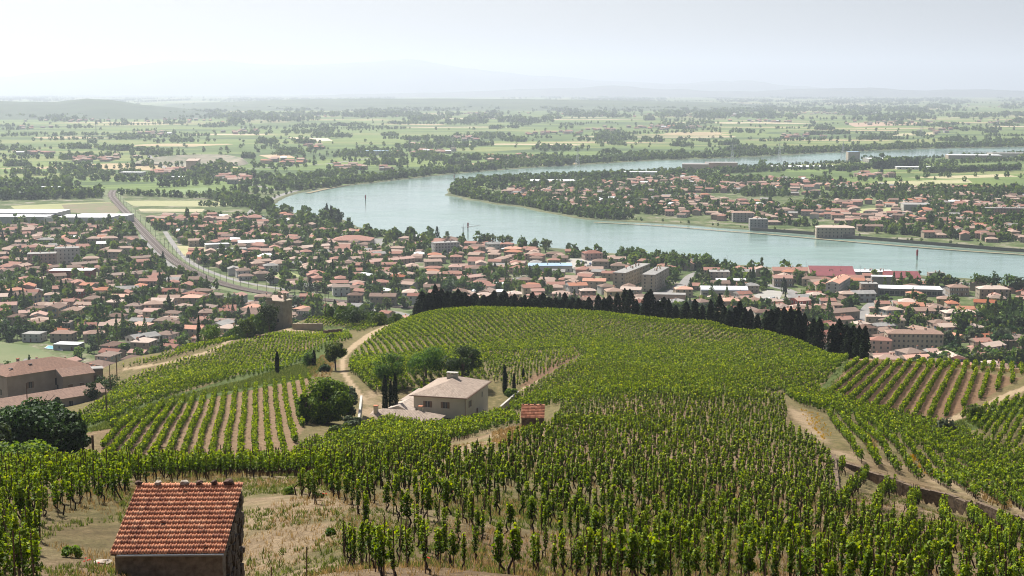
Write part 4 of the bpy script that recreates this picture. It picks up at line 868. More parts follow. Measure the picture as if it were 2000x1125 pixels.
FIELD = [([(20,402),(110,398),(215,394),(236,410),(130,412),(30,410)], (.30, .29, .14), (.22, .24, .10)), ([(120,400),(215,395),(236,409),(225,417),(130,415)], (.12, .15, .06), (.20, .14, .10)), ([(243,392),(400,392),(470,396),(420,404),(260,402)], (.32, .30, .16), (.24, .26, .12)), ([(270,408),(400,408),(395,414),(275,413)], (.40, .36, .24), (.30, .28, .16)),
         ([(300,374),(400,366),(425,372),(420,378),(310,380)], (.16, .22, .08), (.12, .18, .06)), ([(1677,408),(1750,405),(1758,413),(1680,416)], (.34, .34, .16), (.28, .30, .13)), ([(1710,355),(1890,350),(1900,357),(1720,364)], (.38, .34, .20), (.26, .28, .13)), ([(1770,346),(1960,340),(1990,345),(1850,349)], (.40, .33, .20), (.34, .32, .18)),
         ([(505,303),(560,301),(577,308),(530,310)], (.46, .32, .20), (.40, .28, .18)), ([(560,268),(640,270),(650,275),(600,277)], (.60, .50, .36), (.55, .45, .32)), ([(1650,240),(1790,238),(1800,243),(1670,248)], (.38, .26, .17), (.32, .22, .15)), ([(1725,262),(1830,258),(1825,263),(1740,266)], (.40, .34, .20), (.3, .3, .16)),
         ([(-120,668),(0,668),(60,676),(120,700),(60,722),(-120,735)], (.09, .13, .045), (.16, .17, .08)), ([(345,480),(400,482),(420,494),(360,500)], (.38, .33, .20), (.24, .26, .10)), ([(520,535),(560,528),(590,540),(545,548)], (.14, .19, .06), (.28, .28, .12)), ([(1110,505),(1200,506),(1195,518),(1120,526),(1105,515)], (.36, .34, .30), (.31, .29, .26)),
         ([(190,680),(280,664),(300,670),(230,690)], (.40, .32, .22), (.30, .25, .16)), ([(1470,578),(1500,566),(1530,570),(1520,590),(1470,592)], (.34, .32, .29), (.28, .27, .25)), ([(820,590),(810,575),(840,572),(850,590)], (.15, .20, .07), (.20, .22, .09)), ([(1380,512),(1480,522),(1475,530),(1390,524)], (.46, .40, .32), (.40, .36, .28))]
NOHOUSE = []
for i, (pl, c1, c2) in enumerate(FIELD):
    P = np.array([G(x, y) for x, y in pl]); P[:, 2] = ZP + .05 + i * .004; m = simple('field_cover', c1, c2, .02 + .05 * (i % 3), .95)
    tag(link('field', mesh_np('field', P, [tuple(range(len(P)))], [m])), kind='structure'); NOHOUSE.append(pl)
# quarry: a stepped pale bowl cut into a low rise
def quarry():
    P = []; n, rws = 60, 14; c0 = G(385, 318)
    for j in range(rws):
        for i in range(n):
            a = math.pi * (-.12 + 1.24 * i / (n - 1)); s = j / (rws - 1); rad = 28 + 62 * s + 12 * (float(fbm(np.array([i * .14]), np.array([j * .3 + 7]))[0]))
            z = 17 * (math.floor(s * 4) / 4 * .55 + s * .45) * (1 - max(0, s - .82) / .18) * math.sin(max(.03, min(.97, i / (n - 1))) * math.pi) ** .4
            P.append((c0[0] - math.cos(a) * rad * 1.15, c0[1] - 60 + math.sin(a) * rad * 1.7, ZP + .3 + z))
    idx = np.arange(n * rws).reshape(rws, n); F = np.stack([idx[:-1, :-1], idx[1:, :-1], idx[1:, 1:], idx[:-1, 1:]], -1).reshape(-1, 4)
    tag(link('quarry', mesh_np('quarry', np.array(P), F, [simple('quarry_gravel', (.30, .25, .20), (.12, .14, .08), .03, .95, 2)])), kind='structure')
    fl = [(c0[0] + math.cos(a) * 48, c0[1] - 60 + math.sin(a) * 70, ZP + .14) for a in np.linspace(0, 6.28, 30)[:-1]]
    tag(link('quarry_floor', mesh_np('quarry_floor', np.array(fl), [tuple(range(len(fl)))], [simple('quarry_sand', (.27, .24, .19), (.13, .15, .09), .02, .95)])), kind='structure')
quarry()
# river wall on the far quay
M_WALLST = simple('river_wall_stone', (.17, .15, .125), (.13, .12, .10), .5, .95)
wl = smooth_line(np.array([G(x, y)[:2] for x, y in [(1470,452),(1560,458),(1650,466),(1800,479),(1900,487),(2000,495),(2200,508)]]), 2, False); mb = MB()
for a, b_ in zip(wl[:-1], wl[1:]):
    a = a + np.array([0, 9]); b_ = b_ + np.array([0, 9]); mb.face([(*a, ZP), (*b_, ZP), (*b_, ZP + 3.2), (*a, ZP + 3.2)]); mb.face([(*a, ZP + 3.2), (*b_, ZP + 3.2), (b_[0], b_[1] + 1, ZP + 3.2), (a[0], a[1] + 1, ZP + 3.2)])
    mb.face([(b_[0], b_[1] + 1, ZP), (a[0], a[1] + 1, ZP), (a[0], a[1] + 1, ZP + 3.2), (b_[0], b_[1] + 1, ZP + 3.2)])
tag(mb.build('quay_wall', [M_WALLST]), 'long grey stone retaining wall along the far river bank', 'wall')

# ---------------------------------------------------------------- houses of the two towns
def occupied(X, Y, rad=6):
    k = np.zeros(len(X), bool)
    for x, y, r_, rz, hw, hd in OCC:
        dx, dy = X - x, Y - y; u = dx * math.cos(rz) + dy * math.sin(rz); v = -dx * math.sin(rz) + dy * math.cos(rz)
        k |= (np.abs(u) < hw + rad - 4) & (np.abs(v) < hd + rad - 4)
    return k
roadlines = [([tuple(p) for p in rp], 17)] + [([tuple(G(x, y)[:2]) for x, y in l], w / 2 + 6) for l, w in ROADS]
def clear(X, Y, pad=0):
    qx, qy = proj(X, Y, np.full(len(X), ZP)); k = ~occupied(X, Y, 6 + pad) & ~inpoly(X, Y, RIVW) & (segdist(X, Y, RIVW + [RIVW[0]]) > 14 + pad)
    for l, w in roadlines: k &= segdist(X, Y, l) > w + pad
    for p in NOHOUSE: k &= ~inpoly(qx, qy, p)
    return k & seen(X, Y, np.full(len(X), ZP + 7.)), qx, qy
SHAPES = []
sh_rng = random.Random(4)
combos = [('terracotta', 'cream'), ('brown', 'beige'), ('pale', 'cream'), ('terracotta', 'beige'), ('brown', 'grey'), ('orange', 'cream'), ('pale', 'pink'), ('terracotta', 'white'), ('pale', 'beige'), ('brown', 'cream'), ('terracotta', 'grey'), ('pale', 'white'), ('terracotta', 'pink'), ('brown', 'stone'), ('orange', 'yellow'), ('pale', 'yellow'), ('grey', 'white'), ('terracotta', 'brick')]
SN = [(10.5, 8.5, 3.2, 'gable', 1, 3, 1, None), (12, 9, 5.4, 'hip', 2, 3, 2, None), (13.5, 9, 3.3, 'hip', 1, 4, 2, (5, 6, 2.8, 1)), (9.5, 8.5, 5.6, 'gable', 2, 2, 2, (4, 5, 2.7, -1)), (15, 9.5, 5.4, 'gable', 2, 4, 2, None), (11, 10, 5.8, 'hip', 2, 3, 2, None)]
for i in range(30):
    rm, wm = combos[i % len(combos)]; w, d, hh, rf, fl, nf, ns, wing = SN[(i * 5 + i // 6) % 6]
    SHAPES.append((house_parts(w, d, hh, rf, rm, wm, floors=fl, nf=nf, ns=ns, shut=[None, 'brown', 'white', None, 'blue'][i % 5], chim=1 + (i % 4 == 0), wing=wing, seed=i, pitch=.36), rm, wm, w, d, hh, rf))
near_town = [(-260,468),(0,447),(232,443),(262,436),(330,426),(470,424),(500,424),(560,425),(640,438),(700,455),(800,466),(1000,486),(1120,500),(1400,522),(1700,548),(2000,572),(2300,600),(2300,790),(-400,790)]
far_town = [(975,374),(1050,362),(1150,358),(1240,352),(1330,345),(1450,350),(1560,352),(1680,362),(1800,368),(2000,372),(2400,385),(2400,505),(2000,478),(1800,463),(1640,450),(1500,438),(1400,430),(1250,418),(1170,414),(1080,400),(1000,386)]
hr = np.random.default_rng(21)
HP = []
for poly, ang, sx, sy, fill, y0, y1, zone in ((near_town, 12, 17, 15.5, .74, 640, 1640, 0), (far_town, -5, 18, 17, .74, 1250, 2400, 1)):
    a = R(ang); U, W = np.meshgrid(np.arange(-1500, 1500, sx), np.arange(y0 - 600, y1 + 600, sy)); sh = (np.floor(W / sy) % 4 == 0)
    U = (U + hr.uniform(-3.2, 3.2, U.shape)).ravel(); W = (W + hr.uniform(-2.8, 2.8, W.shape)).ravel()
    X = U * math.cos(a) - W * math.sin(a) * .35; Y = W + U * math.sin(a) * .6
    # streets bend slowly
    X = X + (fbm(X * .004, Y * .004, 2) - .4) * 60; Y = Y + (fbm(X * .004 + 9, Y * .004, 2) - .4) * 50
    qx, qy = proj(X, Y, np.full(len(X), ZP)); dens = fbm(X * .009 + 3, Y * .009, 3)
    k = inpoly(qx, qy, poly) & (hr.random(len(X)) < fill) & (dens > (.30 if zone == 0 else .33)) & (np.abs(X / Y) < .43)
    X, Y = X[k], Y[k]; k, qx, qy = clear(X, Y); X, Y, qx, qy = X[k], Y[k], qx[k], qy[k]
    rot = np.radians(np.where(hr.random(len(X)) < .72, ang * .6, ang * .6 + 90) + hr.normal(0, 9, len(X)) + (fbm(X * .005, Y * .005, 2) - .45) * 90)
    HP.append(np.column_stack([X, Y, rot, qx, qy, np.full(len(X), zone)]))
HP = np.vstack(HP)
HP = HP[np.argsort(HP[:, 1] + np.where((HP[:, 3] > -20) & (HP[:, 3] < 2020), 0, 1e5))]
print('houses', len(HP))
# hamlets out on the plain
ham = []
for cx, cy, n, sx, sy in ((180,312,26,60,5),(70,300,10,50,3),(150,236,22,110,3),(50,250,8,60,3),(330,340,16,40,6),(460,352,26,45,8),(560,318,14,50,5),(700,330,16,60,5),(840,298,18,60,4),(820,285,10,50,4),(900,272,10,60,4),(980,312,14,50,5),(1090,262,16,70,4),(1180,252,12,70,4),(1310,250,26,60,4),(1430,225,30,110,4),(1500,238,14,60,3),(1620,222,26,90,3),(1560,268,14,50,4),(1700,240,8,60,3),(1830,258,10,50,5),(1960,240,16,60,4),(1700,345,12,60,4),(1800,240,8,60,3),(300,262,8,60,4),(460,258,10,60,3),(620,290,8,40,4),(380,236,10,60,3),(700,228,10,120,4),(950,222,12,120,3),(1200,226,14,120,4),(1380,204,30,160,4),(1600,200,26,200,4),(1850,208,20,150,4),(1500,190,30,200,2),(1000,208,10,150,3),(1740,300,10,50,3)):
    for _ in range(n): ham.append((cx + hr.normal(0, sx * .5), cy + hr.normal(0, sy * .5)))
hx = np.array([G(x, max(y, 186))[:2] for x, y in ham]); k = ~inpoly(hx[:, 0], hx[:, 1], RIVW) & (segdist(hx[:, 0], hx[:, 1], RIVW + [RIVW[0]]) > 40); hx = hx[k]
HOUSES = []
WORD = {'terracotta': 'terracotta', 'brown': 'brown', 'pale': 'pale', 'orange': 'orange', 'grey': 'grey'}
used_sh = set()
for i, (x, y, rot, qx, qy, zn) in enumerate(HP[:300]):
    k = int(hr.integers(0, len(SHAPES))) if i >= len(SHAPES) else i; parts, rm, wm, w, d, hh, rf = SHAPES[k]
    o = place('house', parts, (x, y, ZP), rot + (math.pi if hr.random() < .0 else 0), None, 'house', 'tiled houses of the valley town', sc=float(hr.uniform(.85, 1.12)))
    HOUSES.append((o, WORD[rm] + ' roofed', {'brick': 'red', 'stone': 'stone'}.get(wm, wm), qx, qy, 'h'))
# the others as one mass
mats = [ROOF[k] for k in ('terracotta', 'brown', 'pale', 'orange', 'grey', 'white')] + [WALL[k] for k in ('cream', 'beige', 'grey', 'white', 'pink')] + [M_GLASS]
mb = MB(); rest = [(x, y, rot, 1.0) for x, y, rot, *_ in HP[300:]] + [(p[0], p[1], float(hr.uniform(-.5, .5)), 1.25) for p in hx]
for x, y, rot, s in rest:
    w, d, hh = hr.uniform(9, 15) * s, hr.uniform(8, 10) * s, hr.choice([3.2, 3.4, 5.4, 5.8]) * s; rm = int(hr.choice(6, p=[.36, .2, .30, .06, .05, .03])); wm_ = int(6 + hr.choice(5, p=[.35, .25, .1, .15, .15])); ca, sa = math.cos(rot), math.sin(rot); rise = d * .5 * .38
    T = lambda X_, Y_, Z_: (x + X_ * ca - Y_ * sa, y + X_ * sa + Y_ * ca, ZP + Z_)
    c4 = [(-w / 2, -d / 2), (w / 2, -d / 2), (w / 2, d / 2), (-w / 2, d / 2)]
    for q in range(4):
        a, b_ = c4[q], c4[(q + 1) % 4]; mb.face([T(*a, -.5), T(*b_, -.5), T(*b_, hh), T(*a, hh)], wm_)
    o = .4; x_, y_ = w / 2 + o, d / 2 + o; hip = hr.random() < .45; rx = x_ - y_ if hip and x_ > y_ else x_; ss = math.hypot(rise, y_)
    mb.face([T(-x_, -y_, hh), T(x_, -y_, hh), T(rx, 0, hh + rise), T(-rx, 0, hh + rise)], rm, [(-x_, 0), (x_, 0), (rx, ss), (-rx, ss)])
    mb.face([T(x_, y_, hh), T(-x_, y_, hh), T(-rx, 0, hh + rise), T(rx, 0, hh + rise)], rm, [(-x_, 0), (x_, 0), (rx, ss), (-rx, ss)])
    e = rm if hip else wm_; mb.face([T(x_, -y_, hh), T(x_, y_, hh), T(rx, 0, hh + rise)], e, [(0, 0), (2 * y_, 0), (y_, ss)]); mb.face([T(-x_, y_, hh), T(-x_, -y_, hh), T(-rx, 0, hh + rise)], e, [(0, 0), (2 * y_, 0), (y_, ss)])
    if y < 2600:
        for q in range(3):
            xx = -w / 2 + w * (q + .5) / 3
            for zz in ([1.0] if hh < 4.5 else [1.0, 3.6]): mb.face([T(xx - .5, -d / 2 - .04, zz), T(xx + .5, -d / 2 - .04, zz), T(xx + .5, -d / 2 - .04, zz + 1.2), T(xx - .5, -d / 2 - .04, zz + 1.2)], 11)
tag(mb.build('distant_houses', mats), 'countless small tiled houses spread over the far bank and plain', 'houses', kind='stuff')

# ---------------------------------------------------------------- trees of the towns
TK = []
for i, (kind, lmn, H_, W, cat, word) in enumerate([('broad', 'mid', 10, 9, 'tree', 'green broad'), ('broad', 'dark', 11, 9, 'tree', 'dark broad'), ('round', 'mid', 8, 7.5, 'tree', 'green round'), ('conifer', 'dark', 13, 6.5, 'conifer', 'dark pointed'), ('broad', 'light', 9, 8, 'tree', 'light green'), ('round', 'dark', 9, 8, 'tree', 'dark round'),
    ('cypress', 'cypress', 11, 2.6, 'cypress', 'slim dark'), ('broad', 'mid', 13, 10, 'tree', 'tall green'), ('pine', 'dark', 10, 9, 'pine', 'flat topped'), ('bush', 'mid', 4, 5, 'bush', 'low green'), ('round', 'light', 6, 6, 'tree', 'small light'), ('broad', 'olive', 8, 8, 'tree', 'grey green'), ('round', 'purple', 8, 7, 'tree', 'purple leaved'), ('conifer', 'mid', 15, 7, 'conifer', 'tall pointed')]):
    for j in range(2): TK.append((tree_mesh('tree', kind, LEAVES[lmn], {'cypress': 160, 'conifer': 300}.get(kind, 260), {'cypress': .8, 'conifer': .95, 'bush': .8}.get(kind, 1.25), 300 + i * 7 + j, H_, W), kind, cat, word, H_, W))
TW = np.array([14, 14, 10, 10, 8, 12, 5, 7, 4, 10, 6, 5, 1.5, 4], float).repeat(2); TW /= TW.sum()
n = 34000; qxr = hr.uniform(-60, 2060, n); Yr = np.sqrt(hr.uniform(650 ** 2, 2450 ** 2, n)); Xr = (qxr - 1000) / 2778 * Yr * 1.0
qx, qy = proj(Xr, Yr, np.full(n, ZP)); dens = fbm(Xr * .014 + 31, Yr * .014, 3)
k = (inpoly(qx, qy, near_town) | inpoly(qx, qy, far_town)) & (dens > np.where(inpoly(qx, qy, far_town), .40, .40)) ; Xr, Yr = Xr[k], Yr[k]
k, qx, qy = clear(Xr, Yr, -3); Xr, Yr, qx, qy = Xr[k], Yr[k], qx[k], qy[k]
# not inside houses
hx_, hy_ = HP[:, 0], HP[:, 1]; keep = np.ones(len(Xr), bool)
for i in range(0, len(Xr), 2000):
    d = np.min((Xr[i:i + 2000, None] - hx_) ** 2 + (Yr[i:i + 2000, None] - hy_) ** 2, 1); keep[i:i + 2000] = d > 7.6 ** 2
T0 = np.column_stack([Xr, Yr, hr.uniform(.55, 1.05, len(Xr)), qx, qy])[keep]
kindv = [int(hr.choice(len(TK), p=TW)) for _ in range(len(T0))]
TT = [(*t, k_) for t, k_ in zip(T0, kindv)]
# authored trees of the valley: (px, base y, kind index, scale)
def kidx(w): return next(i for i, q in enumerate(TK) if q[3] == w)
AUTH = []
def row(pts, step, kinds, s0, s1, jit=2.5):
    for (x1, y1), (x2, y2) in zip(pts[:-1], pts[1:]):
        a, b_ = G(x1, y1), G(x2, y2); L = np.hypot(*(b_ - a)[:2]); m_ = max(1, int(L / step))
        for i in range(m_):
            p = a + (b_ - a) * (i + .5) / m_; AUTH.append((p[0] + hr.normal(0, jit), p[1] + hr.normal(0, jit), hr.uniform(s0, s1), 0, 0, kidx(kinds[int(hr.integers(0, len(kinds)))]) + int(hr.integers(0, 2))))
row([(925,478),(1000,482),(1085,492)], 8, ['green broad', 'tall green', 'dark broad', 'green round', 'light green'], .8, 1.3, 5)
row([(1100,497),(1190,504)], 8, ['green round', 'light green', 'green broad'], .9, 1.15, 3)
for dy in (0, 5, 9): row([(1205,507 + dy),(1300,513 + dy),(1390,521 + dy)], 8, ['green broad', 'light green', 'tall green', 'green round'], .95, 1.25, 4)
for dy in (0, 8): row([(1835,706 + dy),(1900,711 + dy),(2010,718 + dy),(2150,728 + dy)], 5.5, ['green broad', 'green round'], 1.05, 1.35, 1)
row([(1870,690),(1920,680),(2010,672)], 9, ['dark broad', 'dark round', 'grey green'], 1.1, 1.6, 5); row([(1880,662),(1940,655),(2010,648)], 9, ['dark broad', 'tall green', 'dark round'], 1.2, 1.6, 6)
row([(1690,548),(1730,550),(1790,554),(1850,566),(1900,572)], 9, ['dark broad', 'tall green', 'light green', 'dark pointed', 'green broad'], .9, 1.4, 6); row([(1875,568),(1925,566),(1990,580)], 8, ['dark broad', 'dark round', 'tall green'], 1.2, 1.6, 5)
row([(505,418),(550,420),(590,428)], 8, ['dark broad', 'dark round', 'green broad'], 1.0, 1.4, 6); row([(590,430),(640,432),(680,440)], 7, ['dark broad', 'dark pointed', 'dark round', 'tall green'], 1.1, 1.6, 7); row([(600,442),(660,450)], 8, ['dark broad', 'light green'], .9, 1.2, 5)
row([(0,448),(90,442),(180,446),(245,440)], 9, ['dark broad', 'green round', 'dark round', 'dark pointed'], .9, 1.3, 5)
row([(780,465),(900,476)], 9, ['dark pointed', 'green broad', 'dark broad'], .8, 1.2, 6); row([(1420,522),(1600,540)], 14, ['dark round', 'slim dark', 'green round', 'flat topped'], .6, 1.05, 4)
row([(230,380),(310,384),(430,388),(470,392)], 7, ['green round'], 1.0, 1.25, 1.5); row([(310,366),(380,362),(430,360)], 7, ['green round', 'dark round'], 1.2, 1.4, 2); row([(430,376),(480,376),(530,380)], 9, ['dark broad', 'green broad'], .9, 1.2, 4)
row([(1330,440),(1360,444),(1410,448)], 6, ['tall green', 'dark broad'], 1.0, 1.5, 6); row([(1470,452),(1500,456)], 10, ['green round'], .8, 1.1, 3); row([(1550,460),(1620,466)], 9, ['low green'], .9, 1.3, 2)
row([(700,620),(790,600),(830,590)], 8, ['green broad', 'low green', 'dark broad'], .8, 1.1, 6)
row([(1375,583),(1420,590)], 14, ['tall pointed'], .8, .9, 3); row([(1440,600),(1560,625),(1640,640)], 9, ['green broad', 'dark broad', 'tall pointed', 'low green'], .8, 1.2, 8); row([(1740,655),(1800,640)], 10, ['green broad', 'tall green'], .9, 1.2, 5)
row([(850,560),(900,575),(980,585)], 9, ['dark broad', 'green broad'], 1.0, 1.4, 7)
at_ = np.array([(a[0], a[1]) for a in AUTH]); qx, qy = proj(at_[:, 0], at_[:, 1], np.full(len(at_), ZP))
ok = (~inpoly(at_[:, 0], at_[:, 1], RIVW)) & ~occupied(at_[:, 0], at_[:, 1], 5) & seen(at_[:, 0], at_[:, 1], np.full(len(at_), ZP + 9.))
AUTH = [(a[0], a[1], a[2], x, y, a[5]) for a, x, y, o in zip(AUTH, qx, qy, ok) if o]
ALLT = sorted(AUTH + TT, key=lambda t: -t[2] * TK[t[5]][4] / t[1] + (0 if -10 < t[3] < 2010 else 10))
print('town trees', len(ALLT))
TREES = []; left = []; cnt = {}
for t in ALLT:
    me, kind, cat, word, H_, W = TK[t[5]]; cnt[cat] = cnt.get(cat, 0) + 1
    if sum(cnt.values()) > 520 or cnt[cat] > 295: left.append(t); continue
    nm = {'cypress': 'cypress_tree', 'conifer': 'conifer', 'pine': 'umbrella_pine', 'bush': 'bush'}.get(cat, 'tree')
    o = tag(link(nm, me, None, (t[0], t[1], ZP), float(hr.uniform(0, 6.28))), None, cat, {'tree': 'broadleaf trees of the valley'}.get(cat, cat + ' trees of the valley' if cat != 'bush' else 'bushes of the valley')); o.scale = (t[2],) * 3
    TREES.append((o, word, '', t[3], t[4], 't'))
LX = [(t[0], t[1], TK[t[5]][4] * t[2], TK[t[5]][5] * t[2]) for t in left]
# river banks, hedgerows, copses and woods out to the horizon
W_ = []
def belt(pts, step, h0, h1, rows=1, gap=9, p=1.0):
    for (x1, y1), (x2, y2) in zip(pts[:-1], pts[1:]):
        a, b_ = G(x1, y1)[:2], G(x2, y2)[:2]; L = np.hypot(*(b_ - a)); d = (b_ - a) / L; nn = np.array([-d[1], d[0]]); m_ = max(1, int(L / step))
        for i in range(m_):
            for r_ in range(rows):
                if hr.random() > p: continue
                q = a + (b_ - a) * (i + hr.random()) / m_ + nn * (r_ * gap + hr.normal(0, gap * .4)); hh = hr.uniform(h0, h1); W_.append((q[0], q[1], hh, hh * hr.uniform(.7, 1.0)))
# along the river's edge
per = rv; nrm_out = -nrm; qxx, qyy = proj(per[:, 0], per[:, 1], np.full(len(per), ZP))
seglen = np.hypot(*(np.roll(per, -1, 0) - per).T)
for i in range(len(per)):
    x, y = qxx[i], qyy[i]
    if not (-100 < x < 2500): continue
    outerbank = (x > 560 and y < 378 and i < len(per) * .5 and y < 375 and x < 2600 and y < 372); 
    top = i < len(per) * .28; tip = y < 432 and i > len(per) * .62
    if outerbank and i < len(per) * .3: dens, rws, h0, h1 = 7, 5, 7, 13
    elif tip and y < 352 and x > 960: dens, rws, h0, h1 = 8, 2, 4, 7
    elif tip: dens, rws, h0, h1 = 6, 3, 6, 12
    elif y > 432 and i > len(per) * .55: dens, rws, h0, h1 = 16, 1, 2, 4
    elif i < len(per) * .55: dens, rws, h0, h1 = 30, 1, 3, 6
    else: continue
    for k in range(int(seglen[i] / dens * rws) + (hr.random() < (seglen[i] / dens * rws) % 1)):
        o = hr.uniform(6, 8 + rws * (9 if y > 330 else 16)); q = per[i] + (np.roll(per, -1, 0)[i] - per[i]) * hr.random() + nrm_out[i] * o
        hh = hr.uniform(h0, h1); W_.append((q[0], q[1], hh, hh * hr.uniform(.65, .95)))
belt([(950,357),(1000,355),(1130,349),(1250,345)], 7, 7, 12, 4, 10); belt([(1130,354),(1190,351),(1230,348)], 7, 8, 13, 3, 10); belt([(1230,349),(1330,342),(1440,338),(1530,334)], 8, 7, 12, 3, 14, .8)
belt([(1440,338),(1560,333),(1700,328),(1800,322),(2050,313)], 9, 6, 10, 3, 16, .7); belt([(1710,330),(1790,325)], 6, 16, 20, 2, 8); belt([(1815,338),(1990,332)], 5, 9, 11, 3, 7); belt([(1640,334),(1700,330)], 5, 9, 11, 3, 8)
belt([(905,380),(960,392),(1060,408),(1160,420)], 8, 7, 12, 2, 14, .7); belt([(900,366),(960,368),(1020,376)], 7, 8, 14, 3, 14, .8)
belt([(-40,392),(40,390),(120,388),(200,386)], 7, 10, 16, 4, 14); belt([(0,375),(60,372),(150,368)], 8, 12, 20, 4, 18, .8); belt([(120,352),(260,355),(420,352)], 9, 8, 13, 2, 12, .8); belt([(340,348),(430,345),(520,352)], 8, 9, 14, 3, 12, .8)
belt([(0,340),(150,345),(280,342)], 10, 7, 12, 4, 20, .7); belt([(480,365),(560,362),(600,352),(700,340)], 9, 8, 13, 3, 16, .7); belt([(410,388),(470,400),(500,410)], 8, 9, 14, 3, 9, .8); belt([(380,402),(470,405)], 6, 4, 7, 3, 8, .9)
for _ in range(190):
    x = hr.uniform(-50, 2100); y = 188 + 150 * hr.random() ** 1.5; L = hr.uniform(20, 150); sl = hr.normal(-.01, .025)
    if y > 330 and x > 500: continue
    hh = 8 + (y < 240) * 4; belt([(x, y), (x + L, max(187, y + L * sl))], 14 if y > 240 else 34, hh * .7, hh * 1.4, 1 + int(hr.random() * 3), 16 if y > 240 else 60, .8)
for _ in range(260):
    x = hr.uniform(-50, 2100); y = 190 + 150 * hr.random() ** 1.3; s = hr.uniform(5, 30); c0 = (x, y)
    if y > 325 and 500 < x: continue
    for k in range(int(hr.uniform(5, 45))):
        q = G(x + hr.normal(0, s), max(186.5, y + hr.normal(0, s * .05)))[:2]; hh = hr.uniform(6, 14) * (1 if y > 240 else 1.7); W_.append((q[0], q[1], hh, hh * hr.uniform(.8, 1.3)))
# scattered single trees
for _ in range(900):
    x = hr.uniform(-50, 2050); y = 205 + 150 * hr.random(); q = G(x, y)[:2]; hh = hr.uniform(5, 11); W_.append((q[0], q[1], hh, hh))
for y0, y1, n_ in ((192, 200, 2600), (200, 232, 5200)):
    for _ in range(n_):
        x = hr.uniform(-60, 2060); y = hr.uniform(y0, y1); 
        if fbm(np.array([x * .012]), np.array([y * .25]), 3)[0] < .47: continue
        q = G(x, y)[:2]; hh = hr.uniform(12, 22); W_.append((q[0], q[1], hh, hh * hr.uniform(1.2, 2.4)))
W_ = np.array(W_); k = ~inpoly(W_[:, 0], W_[:, 1], RIVW) & seen(W_[:, 0], W_[:, 1], np.full(len(W_), ZP + 8.)) & ~occupied(W_[:, 0], W_[:, 1], 2)
W_ = np.vstack([W_[k], np.array(LX)]); print('woodland trees', len(W_))
mass('woodland', 'dark green tree belts, copses and hedgerows spread over the valley', W_[:, 0], W_[:, 1], np.full(len(W_), ZP + 0.), W_[:, 2], W_[:, 3], 26, M_WOODS, 9)
# ---------------------------------------------------------------- the cypress windbreak along the ridge
er = np.random.default_rng(63)
NEARO = []                                # things of the hillside that get a label at the end
def zat(x, y, Y): return float(at(x, y, Y)[2])
cyp = []
for k in range(7): cyp.append((tree_mesh('cypress_tree', 'cypress', LEAVES['cypress'], 1500, .42, 900 + k, 10., 2.3 + .22 * (k % 4)), 10., 2.3 + .22 * (k % 4)))
prof = [(815,600),(824,575),(838,572),(850,563),(862,568),(880,572),(895,570),(908,576),(920,588),(928,574),(945,576),(965,572),(985,574),(1005,574),(1025,577),(1040,576),(1060,577),(1072,582),(1085,588),(1103,576),(1118,584),(1130,582),(1140,590),(1150,588),(1168,578),(1180,584),(1190,580),(1205,572),(1220,568),(1230,572),(1243,586),(1262,576),(1270,572),(1285,590),(1297,588),(1306,590),(1320,600),(1340,596),(1357,590),(1372,598),(1388,592),(1405,584),(1415,600),(1425,606),(1436,600),(1445,596),(1455,602),(1466,610),(1480,616),(1497,609),(1507,608),(1520,610),(1532,605),(1545,604),(1560,612),(1572,618),(1590,625),(1602,628),(1628,638),(1640,634),(1655,640),(1668,640),(1680,641),(1692,643)]
cxs = []
for i, (x, yt) in enumerate(prof):
    cxs.append((x, yt));
    if i + 1 < len(prof):
        x2, y2 = prof[i + 1]; gap = x2 - x
        if (x, x2) not in ((1590, 1602), (1602, 1628), (1572, 1590), (1415, 1450), (1130, 1140)) and (x < 1110 or x > 1490):
            for q in range(int(gap // 8)): cxs.append((x + (q + 1) * gap / (int(gap // 8) + 1), (yt + y2) / 2 + er.uniform(1, 12)))
for i, (x, yt) in enumerate(cxs):
    Y = float(np.interp(x, [815, 1000, 1200, 1300, 1400, 1500, 1560, 1700], [484, 486, 478, 466, 450, 425, 408, 368])) + er.uniform(-5, 7)
    p = ground(x, 600, Y); Hh = max(5.5, zat(x, yt, Y) - p.z); me, h0, w0 = cyp[int(er.integers(0, 7))]
    if x in (1450,): Hh *= 1.0
    o = tag(link('cypress_tree', me, None, p, er.uniform(0, 6)), None, 'cypress', 'dark cypresses in a row along the ridge'); s = Hh / h0; wide = er.uniform(.95, 1.35) * (1.3 if x < 1080 else 1.12); s *= er.uniform(.85, 1.15) if (x, yt) not in prof else er.uniform(1.0, 1.15); o.scale = (wide * s / (Hh / 9.5), wide * s / (Hh / 9.5), s)
    NEARO.append((o, 'tall' if yt < 578 else 'dark', 'cypress in the ridge row', x, yt, 'c'))
def tree_px(name, kind, lmn, x, ytop, Y, wpx, n, size, seed, label, cat='tree', group=None, sink=0.0):
    p = ground(x, 700, Y); Hh = zat(x, ytop, Y) - p.z + sink; p.z -= sink
    return big_tree(name, kind, LEAVES[lmn], p, Hh, wpx * Y / FPX, n, size, seed, label, cat, group)
tree_px('oak_tree', 'full', 'dark', 45, 775, 172, 230, 16000, .42, 1, 'massive dark evergreen oak at the left edge below the winery', group=None)
tree_px('oak_tree', 'full', 'dark', -60, 800, 160, 150, 7000, .42, 2, 'dark tree cut off by the left edge beside the massive oak')
tree_px('oak_tree', 'full', 'dark', 132, 790, 160, 105, 7000, .38, 33, 'narrower dark tree at the right edge of the left oak grove')
tree_px('bushy_tree', 'full', 'fresh', 40, 852, 142, 200, 9000, .34, 3, 'lower brighter green tree in front of the massive dark oak', sink=1)
tree_px('bushy_tree', 'bush', 'dark', 150, 880, 150, 110, 3500, .34, 31, 'dark bush between the massive oak and the striped vineyard', 'bush', sink=1)
